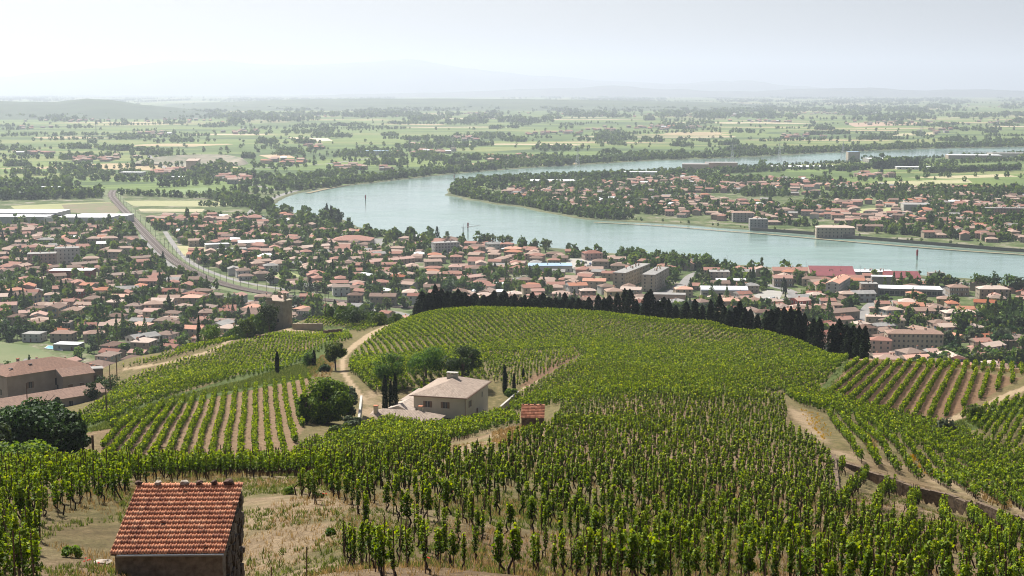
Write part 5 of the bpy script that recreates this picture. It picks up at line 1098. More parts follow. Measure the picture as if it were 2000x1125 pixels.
tree_px('lime_tree', 'full', 'fresh', 636, 730, 232, 128, 13000, .34, 4, 'large fresh green tree left of the farmhouse driveway')
tree_px('lime_tree', 'full', 'fresh', 596, 752, 226, 50, 3500, .34, 5, 'narrower green tree at the corner of the striped vineyard')
tree_px('leafy_tree', 'full', 'olive', 672, 740, 245, 62, 4200, .34, 6, 'grey green tree beside the farmhouse driveway bend')
tree_px('shrub', 'bush', 'olive', 692, 806, 222, 62, 3500, .3, 7, 'pale green shrub at the foot of the driveway', 'shrub')
tree_px('shrub', 'bush', 'mid', 662, 832, 215, 60, 2600, .3, 32, 'green shrub between the vines and the large fresh green tree', 'shrub')
tree_px('young_tree', 'round', 'mid', 655, 664, 322, 56, 2800, .4, 8, 'round young tree on the bank beside the sandy path')
tree_px('shrub', 'bush', 'dark', 632, 712, 320, 34, 1200, .35, 9, 'dark shrub at the foot of the round young tree', 'shrub')
tree_px('airy_tree', 'airy', 'mid', 757, 684, 292, 92, 3600, .3, 10, 'airy tree behind the farmhouse, leftmost of three')
tree_px('airy_tree', 'airy', 'mid', 832, 672, 300, 96, 4200, .3, 11, 'airy tree behind the farmhouse, middle of three')
tree_px('airy_tree', 'airy', 'dark', 902, 664, 298, 92, 5200, .3, 12, 'denser tree behind the farmhouse chimney, rightmost of three')
tree_px('shrub', 'bush', 'mid', 812, 752, 282, 40, 1200, .3, 13, 'green shrub behind the left wing of the farmhouse', 'shrub')
for i, (x, yt, Y, w, lb) in enumerate(((751, 733, 264, 13, 'left one of the tall cypresses beside the farmhouse driveway'), (771, 729, 266, 12, 'right one of the tall cypresses beside the farmhouse driveway'), (762, 744, 268, 9, 'lower cypress squeezed between two taller ones by the farmhouse'), (541, 686, 318, 9, 'lone pencil cypress above the striped vineyard'), (986, 713, 292, 10, 'tallest of the three cypresses right of the farmhouse'), (1004, 729, 290, 6, 'slim middle cypress right of the farmhouse'), (1022, 720, 305, 4, 'thin cypress standing furthest right of the farmhouse'), (613, 684, 345, 8, 'short cypress at the right end of the dark hedge'))):
    tree_px('cypress_tree', 'cypress', 'cypress', x, yt, Y, w, 1500, .26, 40 + i, lb, 'cypress')
for i, (x, yt, Y, w, k, c, lb) in enumerate(((528, 590, 498, 52, 'broad', 'dark', 'big dark tree in front of the ruined tower'), (484, 612, 490, 40, 'broad', 'mid', 'green tree left of the big dark tower tree'), (414, 626, 468, 46, 'broad', 'light', 'bright rounded tree beside the dirt road'), (390, 616, 500, 22, 'conifer', 'dark', 'dark pointed tree behind the bright rounded tree'), (690, 602, 500, 56, 'broad', 'dark', 'dark tree above the stone wall right of the tower'), (740, 612, 492, 50, 'bush', 'mid', 'low tree at the left start of the ridge vineyard'),
    (460, 622, 500, 36, 'bush', 'mid', 'bush between the bright rounded tree and the tower'), (604, 682, 345, 40, 'bush', 'mid', 'clipped green hedge mound above the striped vineyard'), (650, 655, 430, 30, 'bush', 'mid', 'bush at the crossing of the sandy paths'), (208, 728, 375, 60, 'bush', 'dark', 'dark hedge bush right of the winery'), (178, 738, 365, 40, 'bush', 'dark', 'dark bush behind the small winery annex'), (105, 762, 340, 26, 'bush', 'dark', 'round bush in front of the winery wall'), (72, 772, 335, 24, 'bush', 'mid', 'small bush in front of the long winery roof'), (1000, 748, 285, 34, 'bush', 'light', 'pale green shrub at the right side of the farmhouse'), (1850, 812, 215, 60, 'bush', 'olive', 'grey green scrub beside the dirt track at right'), (1930, 790, 235, 80, 'bush', 'mid', 'dark scrub bank right of the dirt track'))):
    tree_px('bush' if k == 'bush' else 'leafy_tree', k, c, x, yt, Y, w, 1400 if k != 'bush' else 1000, .5 if Y > 400 else .36, 70 + i, lb, 'bush' if k == 'bush' else 'tree')
# wooded slope behind the left vineyard
hx2 = []
for _ in range(420):
    x = er.uniform(222, 520); Y = er.uniform(505, 600); p = ground(x, 700, Y); hx2.append((p.x, p.y, p.z, er.uniform(5, 9.5)))
for _ in range(150):
    x = er.uniform(640, 830); Y = er.uniform(505, 590); p = ground(x, 700, Y); hx2.append((p.x, p.y, p.z, er.uniform(3, 6)))
for _ in range(160):
    x = er.uniform(1700, 2080); Y = er.uniform(395, 470); p = ground(x, 700, Y); hx2.append((p.x, p.y, p.z, er.uniform(2.5, 5)))
hx2 = np.array(hx2); mass('thicket', 'dark thicket of small trees on the slope behind the vineyards', hx2[:, 0], hx2[:, 1], hx2[:, 2], hx2[:, 3], hx2[:, 3] * .95, 130, M_WOODS, 19, q=.2)

# ---------------------------------------------------------------- the tiled huts
m, t, b = newmat('red_clay_tiles'); b.inputs['Roughness'].default_value = .8
g_ = N(t, 'ShaderNodeNewGeometry'); c = ramp(t, g_.outputs['Random Per Island'], [(0, (.36, .13, .07)), (.3, (.54, .205, .10)), (.7, (.66, .27, .135)), (1, (.74, .36, .20))])
nn_ = noise(t, 3.0, detail=6, rough=.8); c = mix(t, ramp(t, nn_, [(.60, (0, 0, 0)), (.68, (1, 1, 1))]), c, (.05, .035, .025)); t.links.new(c, b.inputs['Base Color']); bump(t, b, noise(t, 25), .3, .01)
M_TILE = m
M_RUBBLE = simple('rough_rubble', (.17, .13, .09), (.07, .05, .035), 3.5, .97, .12)
M_MORTAR = simple('lime_mortar', (.30, .25, .19), (.13, .10, .07), 3.5, .95, .08)
def tiled_roof(w, L, courses, cols, r):
    mb = MB(); cw, cl = w / cols, L / courses; prof_ = [(0, .006), (.07, .05), (.20, .055), (.28, .012), (.52, .008), (.58, .028), (.66, .028), (.72, .008), (1.0, .006)]
    for j in range(courses):
        for i in range(cols):
            x0 = -w / 2 + i * cw + r.uniform(-.006, .006); y0 = j * cl + r.uniform(-.012, .012) - (.0); sk = r.uniform(-.006, .006); up = r.uniform(0, .014)
            if r.random() < .012: up += .05; sk += .03
            a = [(x0 + q * cw * 1.0, y0, zz + .05 + up) for q, zz in prof_]; bb = [(x0 + q * cw + sk, y0 + cl * 1.12, zz + .012) for q, zz in prof_]; base = len(mb.v)
            mb.v += a + bb + [(p[0], p[1], p[2] - .035) for p in a]; k = len(prof_)
            for q in range(k - 1):
                mb.f.append((base + q, base + q + 1, base + k + q + 1, base + k + q)); mb.m.append(0); mb.uv += [(0, 0)] * 4
                mb.f.append((base + q + 1, base + q, base + 2 * k + q, base + 2 * k + q + 1)); mb.m.append(0); mb.uv += [(0, 0)] * 4
    mb.box(-w / 2 + .02, w / 2 - .02, 0.03, L, -.05, .0, 1)
    return mb
def rock(name, s, mat, seed, flat=.75):
    r = np.random.default_rng(seed); import bmesh
    bm = bmesh.new(); bmesh.ops.create_icosphere(bm, subdivisions=2, radius=1)
    for v in bm.verts: v.co = Vector(v.co) * float(r.uniform(.75, 1.15)); v.co.z *= flat; v.co.x *= 1.25
    for v in bm.verts: v.co *= s
    me = bpy.data.meshes.new(name); bm.to_mesh(me); bm.free(); me.materials.append(mat); return me
hz0 = h(HUT[0] - .3, HUT[1] + 2.4) ; base = float(min(HUT[2] - 2.0, hz0 - .2)); hut = tag(link('stone_hut', None, loc=(HUT[0], HUT[1], base), rz=HUT_RZ), 'stone hut with red tiled lean-to roof in the left foreground', 'hut')
eh = float(HUT[2] - base); W0, L0, PT = 4.15, 4.9, R(15.5); dep = L0 * math.cos(PT)
mb = MB(); wv0 = W0 / 2 - .12; y0, y1 = .28, dep - .05; z0_, z1_ = eh - .06, eh + (dep - .28) * math.tan(PT) - .06
for x in (-wv0, wv0): pass
P = [(-wv0, y0, -2.5), (wv0, y0, -2.5), (wv0, y1, -2.5), (-wv0, y1, -2.5), (-wv0, y0, z0_), (wv0, y0, z0_), (wv0, y1, z1_), (-wv0, y1, z1_)]
for q in ((0, 1, 5, 4), (1, 2, 6, 5), (2, 3, 7, 6), (3, 0, 4, 7), (4, 5, 6, 7)): mb.face([P[k] for k in q], 0)
mb.build('wall', [M_MORTAR], hut)
mb = MB(); r_ = random.Random(8)                           # rubble facing on the right side and the back corner
for k in range(150):
    y = r_.uniform(.9, dep + .02); zt_ = eh + y * math.tan(PT) - .12; z = r_.uniform(-1.2, zt_); s = r_.uniform(.14, .27); mb.box(wv0 - .05, wv0 + r_.uniform(.05, .14), y - s, min(y + s, dep + .06), z - s * .6, min(z + s * .6, zt_), 0)
mb.build('stone_facing', [M_RUBBLE], hut)
rf = tiled_roof(W0, L0, 15, 20, random.Random(3)).build('roof', [M_TILE, M_WOOD], hut, (0, 0, eh)); rf.rotation_euler = (PT, 0, 0)
mb = MB(); gp = [(-.5 * W0 + .25, -.06, -.02), (.5 * W0 - .02, -.06, -.0)]
for a0, a1 in zip(np.linspace(math.pi, 2 * math.pi, 7)[:-1], np.linspace(math.pi, 2 * math.pi, 7)[1:]):
    f_ = lambda a, x: (x, -.07 + math.cos(a) * .07, -.0 + math.sin(a) * .07)
    mb.face([f_(a0, gp[0][0]), f_(a0, gp[1][0]), f_(a1, gp[1][0]), f_(a1, gp[0][0])]); mb.face([f_(a0, gp[0][0])[:1] + (f_(a0, 0)[1] * .9, f_(a0, 0)[2] + .01), f_(a1, gp[0][0])[:1] + (f_(a1, 0)[1] * .9, f_(a1, 0)[2] + .01), f_(a1, gp[1][0])[:1] + (f_(a1, 0)[1] * .9, f_(a1, 0)[2] + .01), f_(a0, gp[1][0])[:1] + (f_(a0, 0)[1] * .9, f_(a0, 0)[2] + .01)])
mb.build('gutter', [M_METAL], hut, (0, 0, eh))
M_LICH = simple('pale_stone', (.48, .42, .35), (.30, .25, .20), 6, .95, .03); M_DSTONE = simple('brown_stone', (.15, .09, .065), (.07, .045, .035), 6, .95, .03)
for k, (f, mt, lb) in enumerate(((.015, M_DSTONE, 'round dark stone on the left end of the hut ridge'), (.20, M_LICH, 'pale stone on the hut ridge, second from the left'), (.455, M_LICH, 'pale stone near the middle of the hut ridge'), (.59, M_DSTONE, 'reddish stone right of the middle pale ridge stone'), (.73, M_DSTONE, 'rough brown stone on the hut ridge, fifth from left'), (.87, M_DSTONE, 'largest dark stone at the right end of the hut ridge'))):
    lx = -W0 / 2 + f * W0; ly = L0 - .16; q = Vector((lx, ly * math.cos(PT), eh + ly * math.sin(PT) + .14)); q.rotate(Matrix.Rotation(HUT_RZ, 3, 'Z'))
    o = tag(link('ridge_stone', rock('ridge_stone', .125 + .035 * (k % 3) / 2 + (.03 if k == 5 else 0), mt, 50 + k), None, (HUT[0] + q.x, HUT[1] + q.y, base + q.z), k * 1.3), lb, 'stone', 'stones weighing down the hut ridge')
Y2 = 168; e2 = at(1040, 823, Y2); hz2 = h(e2[0], e2[1] + 1.2); hut2 = tag(link('stone_hut', None, loc=(e2[0], e2[1], hz2), rz=R(-3)), 'tiny stone hut with orange tiled roof standing amid the hillside vines', 'hut')
eh2 = max(1.2, e2[2] - hz2); mb = MB(); mb.box(-1.35, 1.35, .15, 2.7, -1.5, eh2 - .02); mb.face([(-1.35, .15, eh2), (1.35, .15, eh2), (1.35, 2.7, eh2 + .95), (-1.35, 2.7, eh2 + .95)]); mb.face([(1.35, .15, eh2 - .02), (1.35, 2.7, eh2 - .02), (1.35, 2.7, eh2 + .95)]); mb.face([(-1.35, 2.7, eh2 - .02), (-1.35, .15, eh2 - .02), (-1.35, 2.7, eh2 + .95)]); mb.face([(1.35, 2.7, eh2 - .02), (-1.35, 2.7, eh2 - .02), (-1.35, 2.7, eh2 + .95), (1.35, 2.7, eh2 + .95)])
mb.build('wall', [M_RUBBLE], hut2); rf = tiled_roof(2.85, 3.05, 9, 12, random.Random(5)).build('roof', [M_TILE, M_WOOD], hut2, (0, 0, eh2 + .03)); rf.rotation_euler = (R(20), 0, 0)
for k, f in enumerate((.12, .35, .6, .86)):
    q = (e2[0] - 1.42 + f * 2.85, e2[1] + 2.78, hz2 + eh2 + 1.17); tag(link('ridge_stone', rock('ridge_stone', .12, M_DSTONE, 70 + k), None, q), ('leftmost', 'second', 'third', 'rightmost')[k] + ' flat stone along the ridge of the tiny orange roofed hut', 'stone', 'stones on the tiny hut')
mb = MB(); mb.tube([(0, 0, -.2), (.02, 0, .22)], .5, 7)
p = ground(198, 1078, 56); tag(link('fallen_log', rock('fallen_log', .3, M_LICH, 90, .4), None, p + Vector((0, 0, .06)), .1), 'grey weathered slab of stone lying left of the foreground hut', 'stone')

# ---------------------------------------------------------------- farmhouse, winery, ruined tower
def near_house(name, label, cat, loc, rz, parts, **kw): return place(name, parts, loc, rz, label, cat)
M_PROOF = roofmat('old_canal_tiles', (.37, .275, .205), (.19, .135, .10), .30, .60); ROOF['canal'] = M_PROOF
ROOF['canalred'] = roofmat('winery_tiles', (.29, .165, .11), (.17, .095, .065), .35, .7)
WALL['farm'] = simple('farm_render', (.54, .49, .39), (.45, .41, .33), .5, .92, .01); WALL['winery'] = simple('winery_render', (.36, .31, .26), (.28, .24, .20), .4, .92, .01); WALL['ruin'] = simple('ruin_masonry', (.40, .34, .25), (.27, .23, .17), .5, .95, .04)
fc = np.array([-8.86, 262.0]); xd = np.array([math.cos(R(-15.3)), math.sin(R(-15.3))]); yd = np.array([-xd[1], xd[0]])
ctr = fc - xd * 5.1 + yd * 7.8; FB = -64.0
pts = house_parts(10.2, 15.6, 6.15, 'hip', 'canal', 'farm', floors=2, nf=0, ns=0, chim=0, pitch=.36, door=False)
wS = win_mesh(.85, 1.15, 'taupe')
for x, z in ((-2.3, 3.9), (1.2, 3.9), (1.4, .9), (-2.3, .9)): pts.append(('window', wS, (x, -7.8, z), 0, []))
pts += [('window', wS, (5.1, -4.6, 3.7), math.pi / 2, []), ('window', win_mesh(.6, 1.0), (5.1, 3.6, 3.9), math.pi / 2, []), ('window', win_mesh(.5, .7), (5.1, -6.3, .9), math.pi / 2, []), ('door', door_mesh(.95, 2.2), (5.1, .2, .2), math.pi / 2, [])]
gb = MB(); gb.box(-5.75, 5.75, -8.42, -8.3, 5.98, 6.1); gb.box(5.62, 5.74, -8.29, 8.3, 5.98, 6.1); gb.tube([(5.2, -7.95, 0), (5.2, -7.95, 6)], .06, 6); pts.append(('gutter', gb.mesh('gutter', [M_SHUT['brown']]), (0, 0, 0), 0, []))
cb = MB(); cb.box(-1.05, 1.05, -.45, .45, -.8, .6, 0); cb.box(-1.15, 1.15, -.55, .55, .88, 1.0, 1); [cb.box(x - .12, x + .12, -.3, .3, .603, .878, 0) for x in (-.8, 0, .8)]
pts[1][4].append(('chimney', cb.mesh('chimney', [WALL['farm'], M_CONC]), (-.3, 1.5, 1.8), 0))
mb = MB(); mb.box(-8.9, -5.1, -3.5, 7.0, -1.5, 3.9); pts.append(('side_wing', mb.mesh('side_wing', [WALL['farm']]), (0, 0, 0), 0, [('window', win_mesh(.8, 1.0), (-7.2, -3.5, 1.6), 0)]))
rb = roof_mesh('shed', 10.5, 3.9, 0, [ROOF['canal'], WALL['farm']], .25); pts.append(('side_wing_roof', rb.mesh('side_wing_roof', [ROOF['canal'], WALL['farm']]), (-7.1, 1.75, 4.05), -math.pi / 2, []))
mb = MB(); mb.box(-12.2, 1.6, -17.2, -10.6, -1.5, 3.2); mb.box(-9.4, -5.0, -10.6, -3.6, -1.5, 3.6); pts.append(('front_annex', mb.mesh('front_annex', [WALL['farm']]), (0, 0, -.2), 0, [('window', win_mesh(.8, 1.0), (-9, -17.2, 1.2), 0), ('window', win_mesh(.8, 1.0), (-3, -17.2, 1.2), 0)]))
cb2 = MB(); cb2.box(-.35, .35, -.35, .35, -.9, 1.3, 0); cb2.box(-.42, .42, -.42, .42, 1.303, 1.42, 1)
rb = roof_mesh('hip', 13.8, 6.6, 1.5, None, .45); pts.append(('annex_roof', rb.mesh('annex_roof', [ROOF['canal'], WALL['farm']]), (-5.3, -13.9, 3.1), 0, [('chimney', cb2.mesh('chimney', [WALL['farm'], M_TERRA]), (-4.6, -1.4, .9), 0), ('chimney', cb2.mesh('chimney', [WALL['farm'], M_TERRA]), (3.4, .8, .8), 0)]))
rb = roof_mesh('gable', 7.0, 5.0, 1.1, None, .2); pts.append(('annex_roof', rb.mesh('annex_roof', [ROOF['canal'], WALL['farm']]), (-7.2, -7.3, 3.5), math.pi / 2, []))
place('farmhouse', pts, (ctr[0], ctr[1], FB), R(-15.3), 'two storey cream farmhouse with pale tiled hip roof and low front annexes', 'farmhouse')
# low garden wall right of the farmhouse
mb = MB(); g0 = ground(962, 800, 268); g1 = ground(1012, 790, 288)
mb.box(0, float((g1 - g0).length), -.2, .2, -1.2, 1.0); o = mb.build('garden_wall', [M_CONC], None, g0, math.atan2(g1.y - g0.y, g1.x - g0.x)); tag(o, 'low pale garden wall running back from the farmhouse', 'wall')
mb = MB(); g0 = ground(700, 815, 236); g1 = ground(706, 790, 256); mb.box(0, float((g1 - g0).length), -.2, .2, -1.2, .9); tag(mb.build('garden_wall', [M_CONC], None, g0, math.atan2(g1.y - g0.y, g1.x - g0.x)), 'short pale kerb wall at the left edge of the driveway', 'wall')
# winery
wc = np.array([-139.3, 385.0]); rzw = R(46); xd = np.array([math.cos(rzw), math.sin(rzw)]); yd = np.array([-xd[1], xd[0]]); ctr = wc + xd * 12.2 + yd * 7
zb = -87.5; pts = house_parts(24.4, 14, 8.4, 'hip', 'canalred', 'winery', floors=2, nf=0, ns=0, chim=1, pitch=.34, door=False, seed=3)
for x, z, w, hh, sh in ((-5.5, 4.2, 1.0, 1.7, 'taupe'), (2.6, 3.9, 1.1, 2.0, None), (4.6, 3.9, 1.1, 2.0, None), (-5.4, 1.0, .9, 1.2, None), (3.2, .8, 1, 1.3, None)): pts.append(('window', win_mesh(w, hh, sh), (x, -7, z), 0, []))
pts.append(('window', win_mesh(.9, 1.6, None), (-12.2, -3, 2.6), -math.pi / 2, []))
sk = MB(); sk.box(-.5, .5, -.4, .4, 0, .12); skm = sk.mesh('skylight', [M_GLASS]);
for x, y in ((-9.2, -3.4), (-3.0, -2.6)):
    pts[1][4].append(('skylight', skm, (x, y, (1 - abs(y) / 7.4) * 2.4 + .06), 0))
place('winery', pts, (ctr[0], ctr[1], zb), rzw, 'long grey rendered winery with brown tiled hip roof at the left edge', 'winery')
pc = ground(142, 740, 398); pts = house_parts(9, 8, 5.2, 'gable', 'canalred', 'winery', floors=1, nf=0, ns=1, chim=0, pitch=.4, door=False)
pts += [('door', door_mesh(1.3, 2.4, 'taupe'), (-2.4, -4, .3), 0, []), ('door', door_mesh(1.3, 2.4, 'taupe'), (1.0, -4, .3), 0, [])]
place('winery_annex', pts, (pc.x, pc.y, zb + 1.8), R(40), 'small annex with brown gable roof at the right end of the winery', 'building')
pc = ground(183, 735, 402); place('outbuilding', house_parts(5, 4, 3.6, 'flat', 'grey', 'stone', floors=1, nf=1, ns=1, chim=0), (pc.x, pc.y, pc.z), R(20), 'small dark stone outbuilding right of the winery annex', 'building')
pc = at(60, 775, 357); place('long_shed', house_parts(40, 8, 3.2, 'gable', 'canalred', 'winery', floors=1, nf=6, ns=1, chim=0, pitch=.42), (pc[0] - 1, pc[1], pc[2] - 4.2), R(44), 'long low shed with brown tiled roof in front of the winery', 'shed')
for k, (x, Y) in enumerate(((145, 368), (159, 371))):
    p = ground(x, 762, Y); mb = MB(); mb.box(-1.3, 1.3, -.8, .8, .45, 1.7, 0); root = tag(link('red_trailer', None, loc=p + Vector((0, 0, .8)), rz=.3), ('left', 'right')[k] + ' one of two red harvest trailers beside the winery shed', 'trailer', 'red harvest trailers')
    mb.build('body', [simple('red_paint', (.40, .035, .04), (.28, .03, .03), 2, .5)], root); wbm = MB(); wbm.tube([(0, -.9, 0), (0, .9, 0)], .42, 12); wmesh = wbm.mesh('wheel', [M_DARK])
    for q in (-.8, .8): link('wheel', wmesh, root, (q, 0, .3))
# ruined tower
tp = ground(546, 630, 522); zt0 = zat(546, 634, 522); tw_h = zat(546, 583, 522) - zt0
root = tag(link('ruined_tower', None, loc=(tp.x, tp.y, zt0), rz=R(-24)), 'square ruined tower house with two brick stacks above the valley', 'tower'); mb = MB(); mb.box(-4.3, 4.3, -3.6, 3.6, -6, tw_h * .62); mb.box(-4.45, 4.45, -3.75, 3.75, tw_h * .62 + .003, tw_h * .66); mb.box(-4.3, 4.3, -3.6, 3.6, tw_h * .66 + .003, tw_h - .6)
mb.box(-4.7, 4.7, -4.0, 4.0, tw_h - .597, tw_h - .1); mb.box(-4.3, -1.5, -3.6, -3.2, tw_h - .097, tw_h + .9); mb.build('wall', [WALL['ruin']], root)
rb = roof_mesh('shed', 6.2, 6.2, 1.3, None, .1); link('roof', rb.mesh('roof', [ROOF['pale'], WALL['ruin']]), root, (-.6, .2, tw_h - .05), R(20))
for x, y, hh in ((-.8, 1.6, 2.6), (3.7, -1.0, 2.6)): mb = MB(); mb.box(-.45, .45, -.45, .45, -.4, hh, 0); mb.box(-.55, .55, -.55, .55, hh + .003, hh + .2, 0); mb.build('chimney', [WALL['ruin']], root, (x, y, tw_h))
for x, z in ((-2.2, 1.5), (1.5, 1.5), (-2.2, tw_h * .66)): link('window', win_mesh(.9, 1.4), root, (x, -3.6, z))
root.scale = (.84, .84, .97)
def wall_run(name, label, pts, hh, th, mat, up=0.0):
    mb = MB(); P = [ground(*q) for q in pts]
    for a, b_ in zip(P[:-1], P[1:]):
        n_ = max(1, int((b_ - a).length / 1.6)); d = (b_ - a); d.z = 0; d.normalize(); nn = Vector((-d.y, d.x, 0)) * th / 2
        for i in range(n_):
            p = a.lerp(b_, i / n_); q = a.lerp(b_, (i + 1) / n_); zt = max(h(p.x, p.y + 1.4), h(p.x, p.y)) + up + er.uniform(-.12, .12); r = er.uniform(-.05, .05)
            c = [p - nn * (1 + r), q - nn * (1 + r), q + nn, p + nn]; lo = [Vector((v.x, v.y, zt - hh)) for v in c]; hi = [Vector((v.x, v.y, zt)) for v in c]
            mb.face(hi); mb.face([lo[0], lo[1], hi[1], hi[0]]); mb.face([lo[2], lo[3], hi[3], hi[2]]); mb.face([lo[1], lo[2], hi[2], hi[1]]); mb.face([lo[3], lo[0], hi[0], hi[3]])
    return tag(mb.build(name, [mat]), label, 'wall')
M_DRYST = simple('dry_stone', (.20, .145, .095), (.06, .042, .03), 2.2, .97, .15)
wall_run('stone_wall', 'stone terrace wall running right from the ruined tower', [(572,640,505),(600,632,502),(630,626,500)], 3.4, .6, WALL['ruin'], 2.2)
wall_run('stone_wall', 'curved stone wall above the dirt road below the tower', [(500,655,455),(550,655,448),(605,662,436)], 3.0, .6, M_DRYST, 1.0)
wall_run('stone_wall', 'brown retaining wall between the path and the dark tree', [(632,650,478),(668,648,476)], 3.5, .6, M_DRYST, 2.4)
# terrace walls on the right slope
for i, (line, drop) in enumerate(TERR):
    wall_run('terrace_wall', ('long dry stone terrace wall crossing the right hand slope', 'dry stone wall running down the slope at the terrace corner')[i], line, drop + 1.6, .5, M_DRYST, .12 if i == 0 else .5)
# poles
def pole(x, ytop, Y, label, arm=True, lean=0.0):
    p = ground(x, 700, Y); hh = zat(x, ytop, Y) - p.z; root = tag(link('utility_pole', None, loc=p), label, 'pole', 'wooden utility poles on the hillside'); mb = MB(); mb.tube([(0, 0, -.5), (lean, 0, hh)], [.16, .10], 8); mb.build('post', [M_WOOD], root)
    if arm: mb = MB(); mb.box(-.9, .9, -.06, .06, hh - .5, hh - .38); [mb.tube([(q, 0, hh - .379), (q, 0, hh - .15)], .05, 5) for q in (-.75, 0, .75)]; mb.build('crossarm', [M_DARK], root)
pole(204, 754, 262, 'dark pole rising beside the upper left corner of the striped vineyard'); pole(227, 692, 392, 'pole with crossarm right of the winery at the dirt road'); pole(213, 712, 372, 'thinner pole just left of the winery road pole', False); pole(49, 748, 345, 'pole in front of the winery facade', False)
pole(401, 662, 420, 'pole beside the dirt road amid the left vineyard'); pole(174, 850, 118, 'dark post between the massive oak and the vines', False); pole(637, 560, 520, 'pole standing behind the fork of the sandy paths')

# ---------------------------------------------------------------- river marks, lamps, crane, pylons, cars
M_RED = simple('red_marker_paint', (.40, .05, .05), (.3, .04, .04), 1, .5); M_WHITEP = simple('white_paint', (.8, .8, .78), rough=.4)
def marker(x, y, hh, label, z=-.8):
    q = G(x, y, ZP + z); root = tag(link('channel_marker', None, loc=q), label, 'river marker', 'red channel markers in the river'); mb = MB(); mb.tube([(0, 0, -1), (0, 0, hh * .45)], .55, 10); mb.build('pile', [M_DARK], root)
    mb = MB(); mb.tube([(0, 0, hh * .45), (0, 0, hh)], .85, 10); mb.tube([(0, 0, hh), (0, 0, hh + .8)], .2, 6); mb.build('topmark', [M_RED], root)
marker(714, 393, 8, 'red channel marker in the widest part of the river bend'); marker(887, 351, 8, 'small dark channel marker near the upper river bend'); marker(914, 452, 9, 'red channel marker beside the tall quay crane'); marker(1791, 508, 9, 'red channel marker behind the tall poplar at right')
q = G(905, 473); root = tag(link('tower_crane', None, loc=q), 'thin tower crane on the near river bank beside the trees', 'crane'); mb = MB(); [mb.tube([(x, y, 0), (x, y, 15)], .12, 4) for x in (-.5, .5) for y in (-.5, .5)]
for k in range(14): mb.tube([(-.5, -.5, k), (.5, -.5, k + 1)], .08, 4); mb.tube([(.5, .5, k), (-.5, .5, k + 1)], .08, 4)
mb.build('mast', [M_METAL], root); mb = MB(); mb.tube([(-2, 0, 14.6), (16, 0, 16.2)], .25, 5); mb.tube([(0, 0, 18), (16, 0, 16.2)], .08, 4); mb.tube([(0, 0, 15), (0, 0, 18)], .15, 4); mb.build('jib', [M_METAL], root)
for k, (x, y) in enumerate(((1420, 517), (1470, 522), (1525, 528), (1575, 532), (1640, 537), (1680, 541), (1560, 531), (1730, 541))):
    q = G(x, y + 3); root = tag(link('street_lamp', None, loc=q), None, 'street lamp', 'street lamps along the near quay'); mb = MB(); mb.tube([(0, 0, 0), (0, 0, 10)], [.14, .09], 6); mb.tube([(0, 0, 10), (0, 1.8, 10.3)], .07, 5); mb.build('post', [M_METAL], root); mb = MB(); mb.box(-.2, .2, 1.4, 2.4, 10.1, 10.3); mb.build('lamp_head', [M_DARK], root)
    NEARO.append((root, 'slim', 'street lamp on the quay', x, y, 'l'))
for k in range(2, len(rp) - 2, 2):                          # catenary masts
    p = rp[k]; qx_, qy_ = proj(p[0], p[1], ZP)
    if qy_ < 388 or qy_ > 600 or rp[k][1] < 900: continue
    root = tag(link('catenary_mast', None, loc=(p[0] + rn[k][0] * 6.2, p[1] + rn[k][1] * 6.2, ZP), rz=math.atan2(-rn[k][1], -rn[k][0])), None, 'railway mast', 'masts along the railway'); mb = MB(); mb.tube([(0, 0, 0), (0, 0, 8)], .16, 5); mb.build('post', [M_DARK], root); mb = MB(); mb.tube([(0, 0, 6.6), (5, 0, 7)], .07, 4); mb.tube([(0, 0, 7.8), (4, 0, 7)], .05, 4); mb.build('bracket', [M_DARK], root)
    NEARO.append((root, 'dark', 'mast of the railway', float(qx_), float(qy_), 'm'))
def pylon(x, y, hh, label):
    q = G(x, y); root = tag(link('electricity_pylon', None, loc=q), label, 'pylon', 'electricity pylons on the plain'); mb = MB(); b0 = hh * .11
    for sx in (-1, 1):
        for sy in (-1, 1): mb.tube([(sx * b0, sy * b0, 0), (sx * 1, sy * 1, hh * .7), (0, 0, hh)], .22, 4)
    for k in range(8):
        z = hh * .7 * k / 8; z2 = hh * .7 * (k + 1) / 8; a = b0 + (1 - b0) * k / 8; a2 = b0 + (1 - b0) * (k + 1) / 8
        for s in (-1, 1): mb.tube([(-a, s * a, z), (a2, s * a2, z2)], .13, 4); mb.tube([(a, s * a, z), (-a2, s * a2, z2)], .13, 4)
    mb.build('lattice_tower', [M_METAL], root); mb = MB(); [mb.tube([(-w, 0, z), (0, 0, z + 1.2), (w, 0, z)], .16, 4) for z, w in ((hh * .68, 8), (hh * .8, 6), (hh * .9, 4.5))]; mb.build('crossarm', [M_METAL], root)
for x, y, hh, lb in ((1522, 316, 40, 'pale lattice pylon left of the two boxy warehouses by the river'), (1430, 318, 38, 'pale lattice pylon right above the boxy warehouses'), (1646, 314, 40, 'pale lattice pylon beside the green cube building'), (1128, 325, 40, 'pale lattice pylon at the narrow upper river reach'), (1800, 268, 60, 'tall pylon in the tan fields at the far right'), (188, 277, 60, 'pylon in the green fields above the left tree belt'), (290, 200, 70, 'tiny pylon on the wooded skyline at left'), (885, 300, 45, 'pylon among the trees beyond the upper river bend')): pylon(x, y, hh, lb)
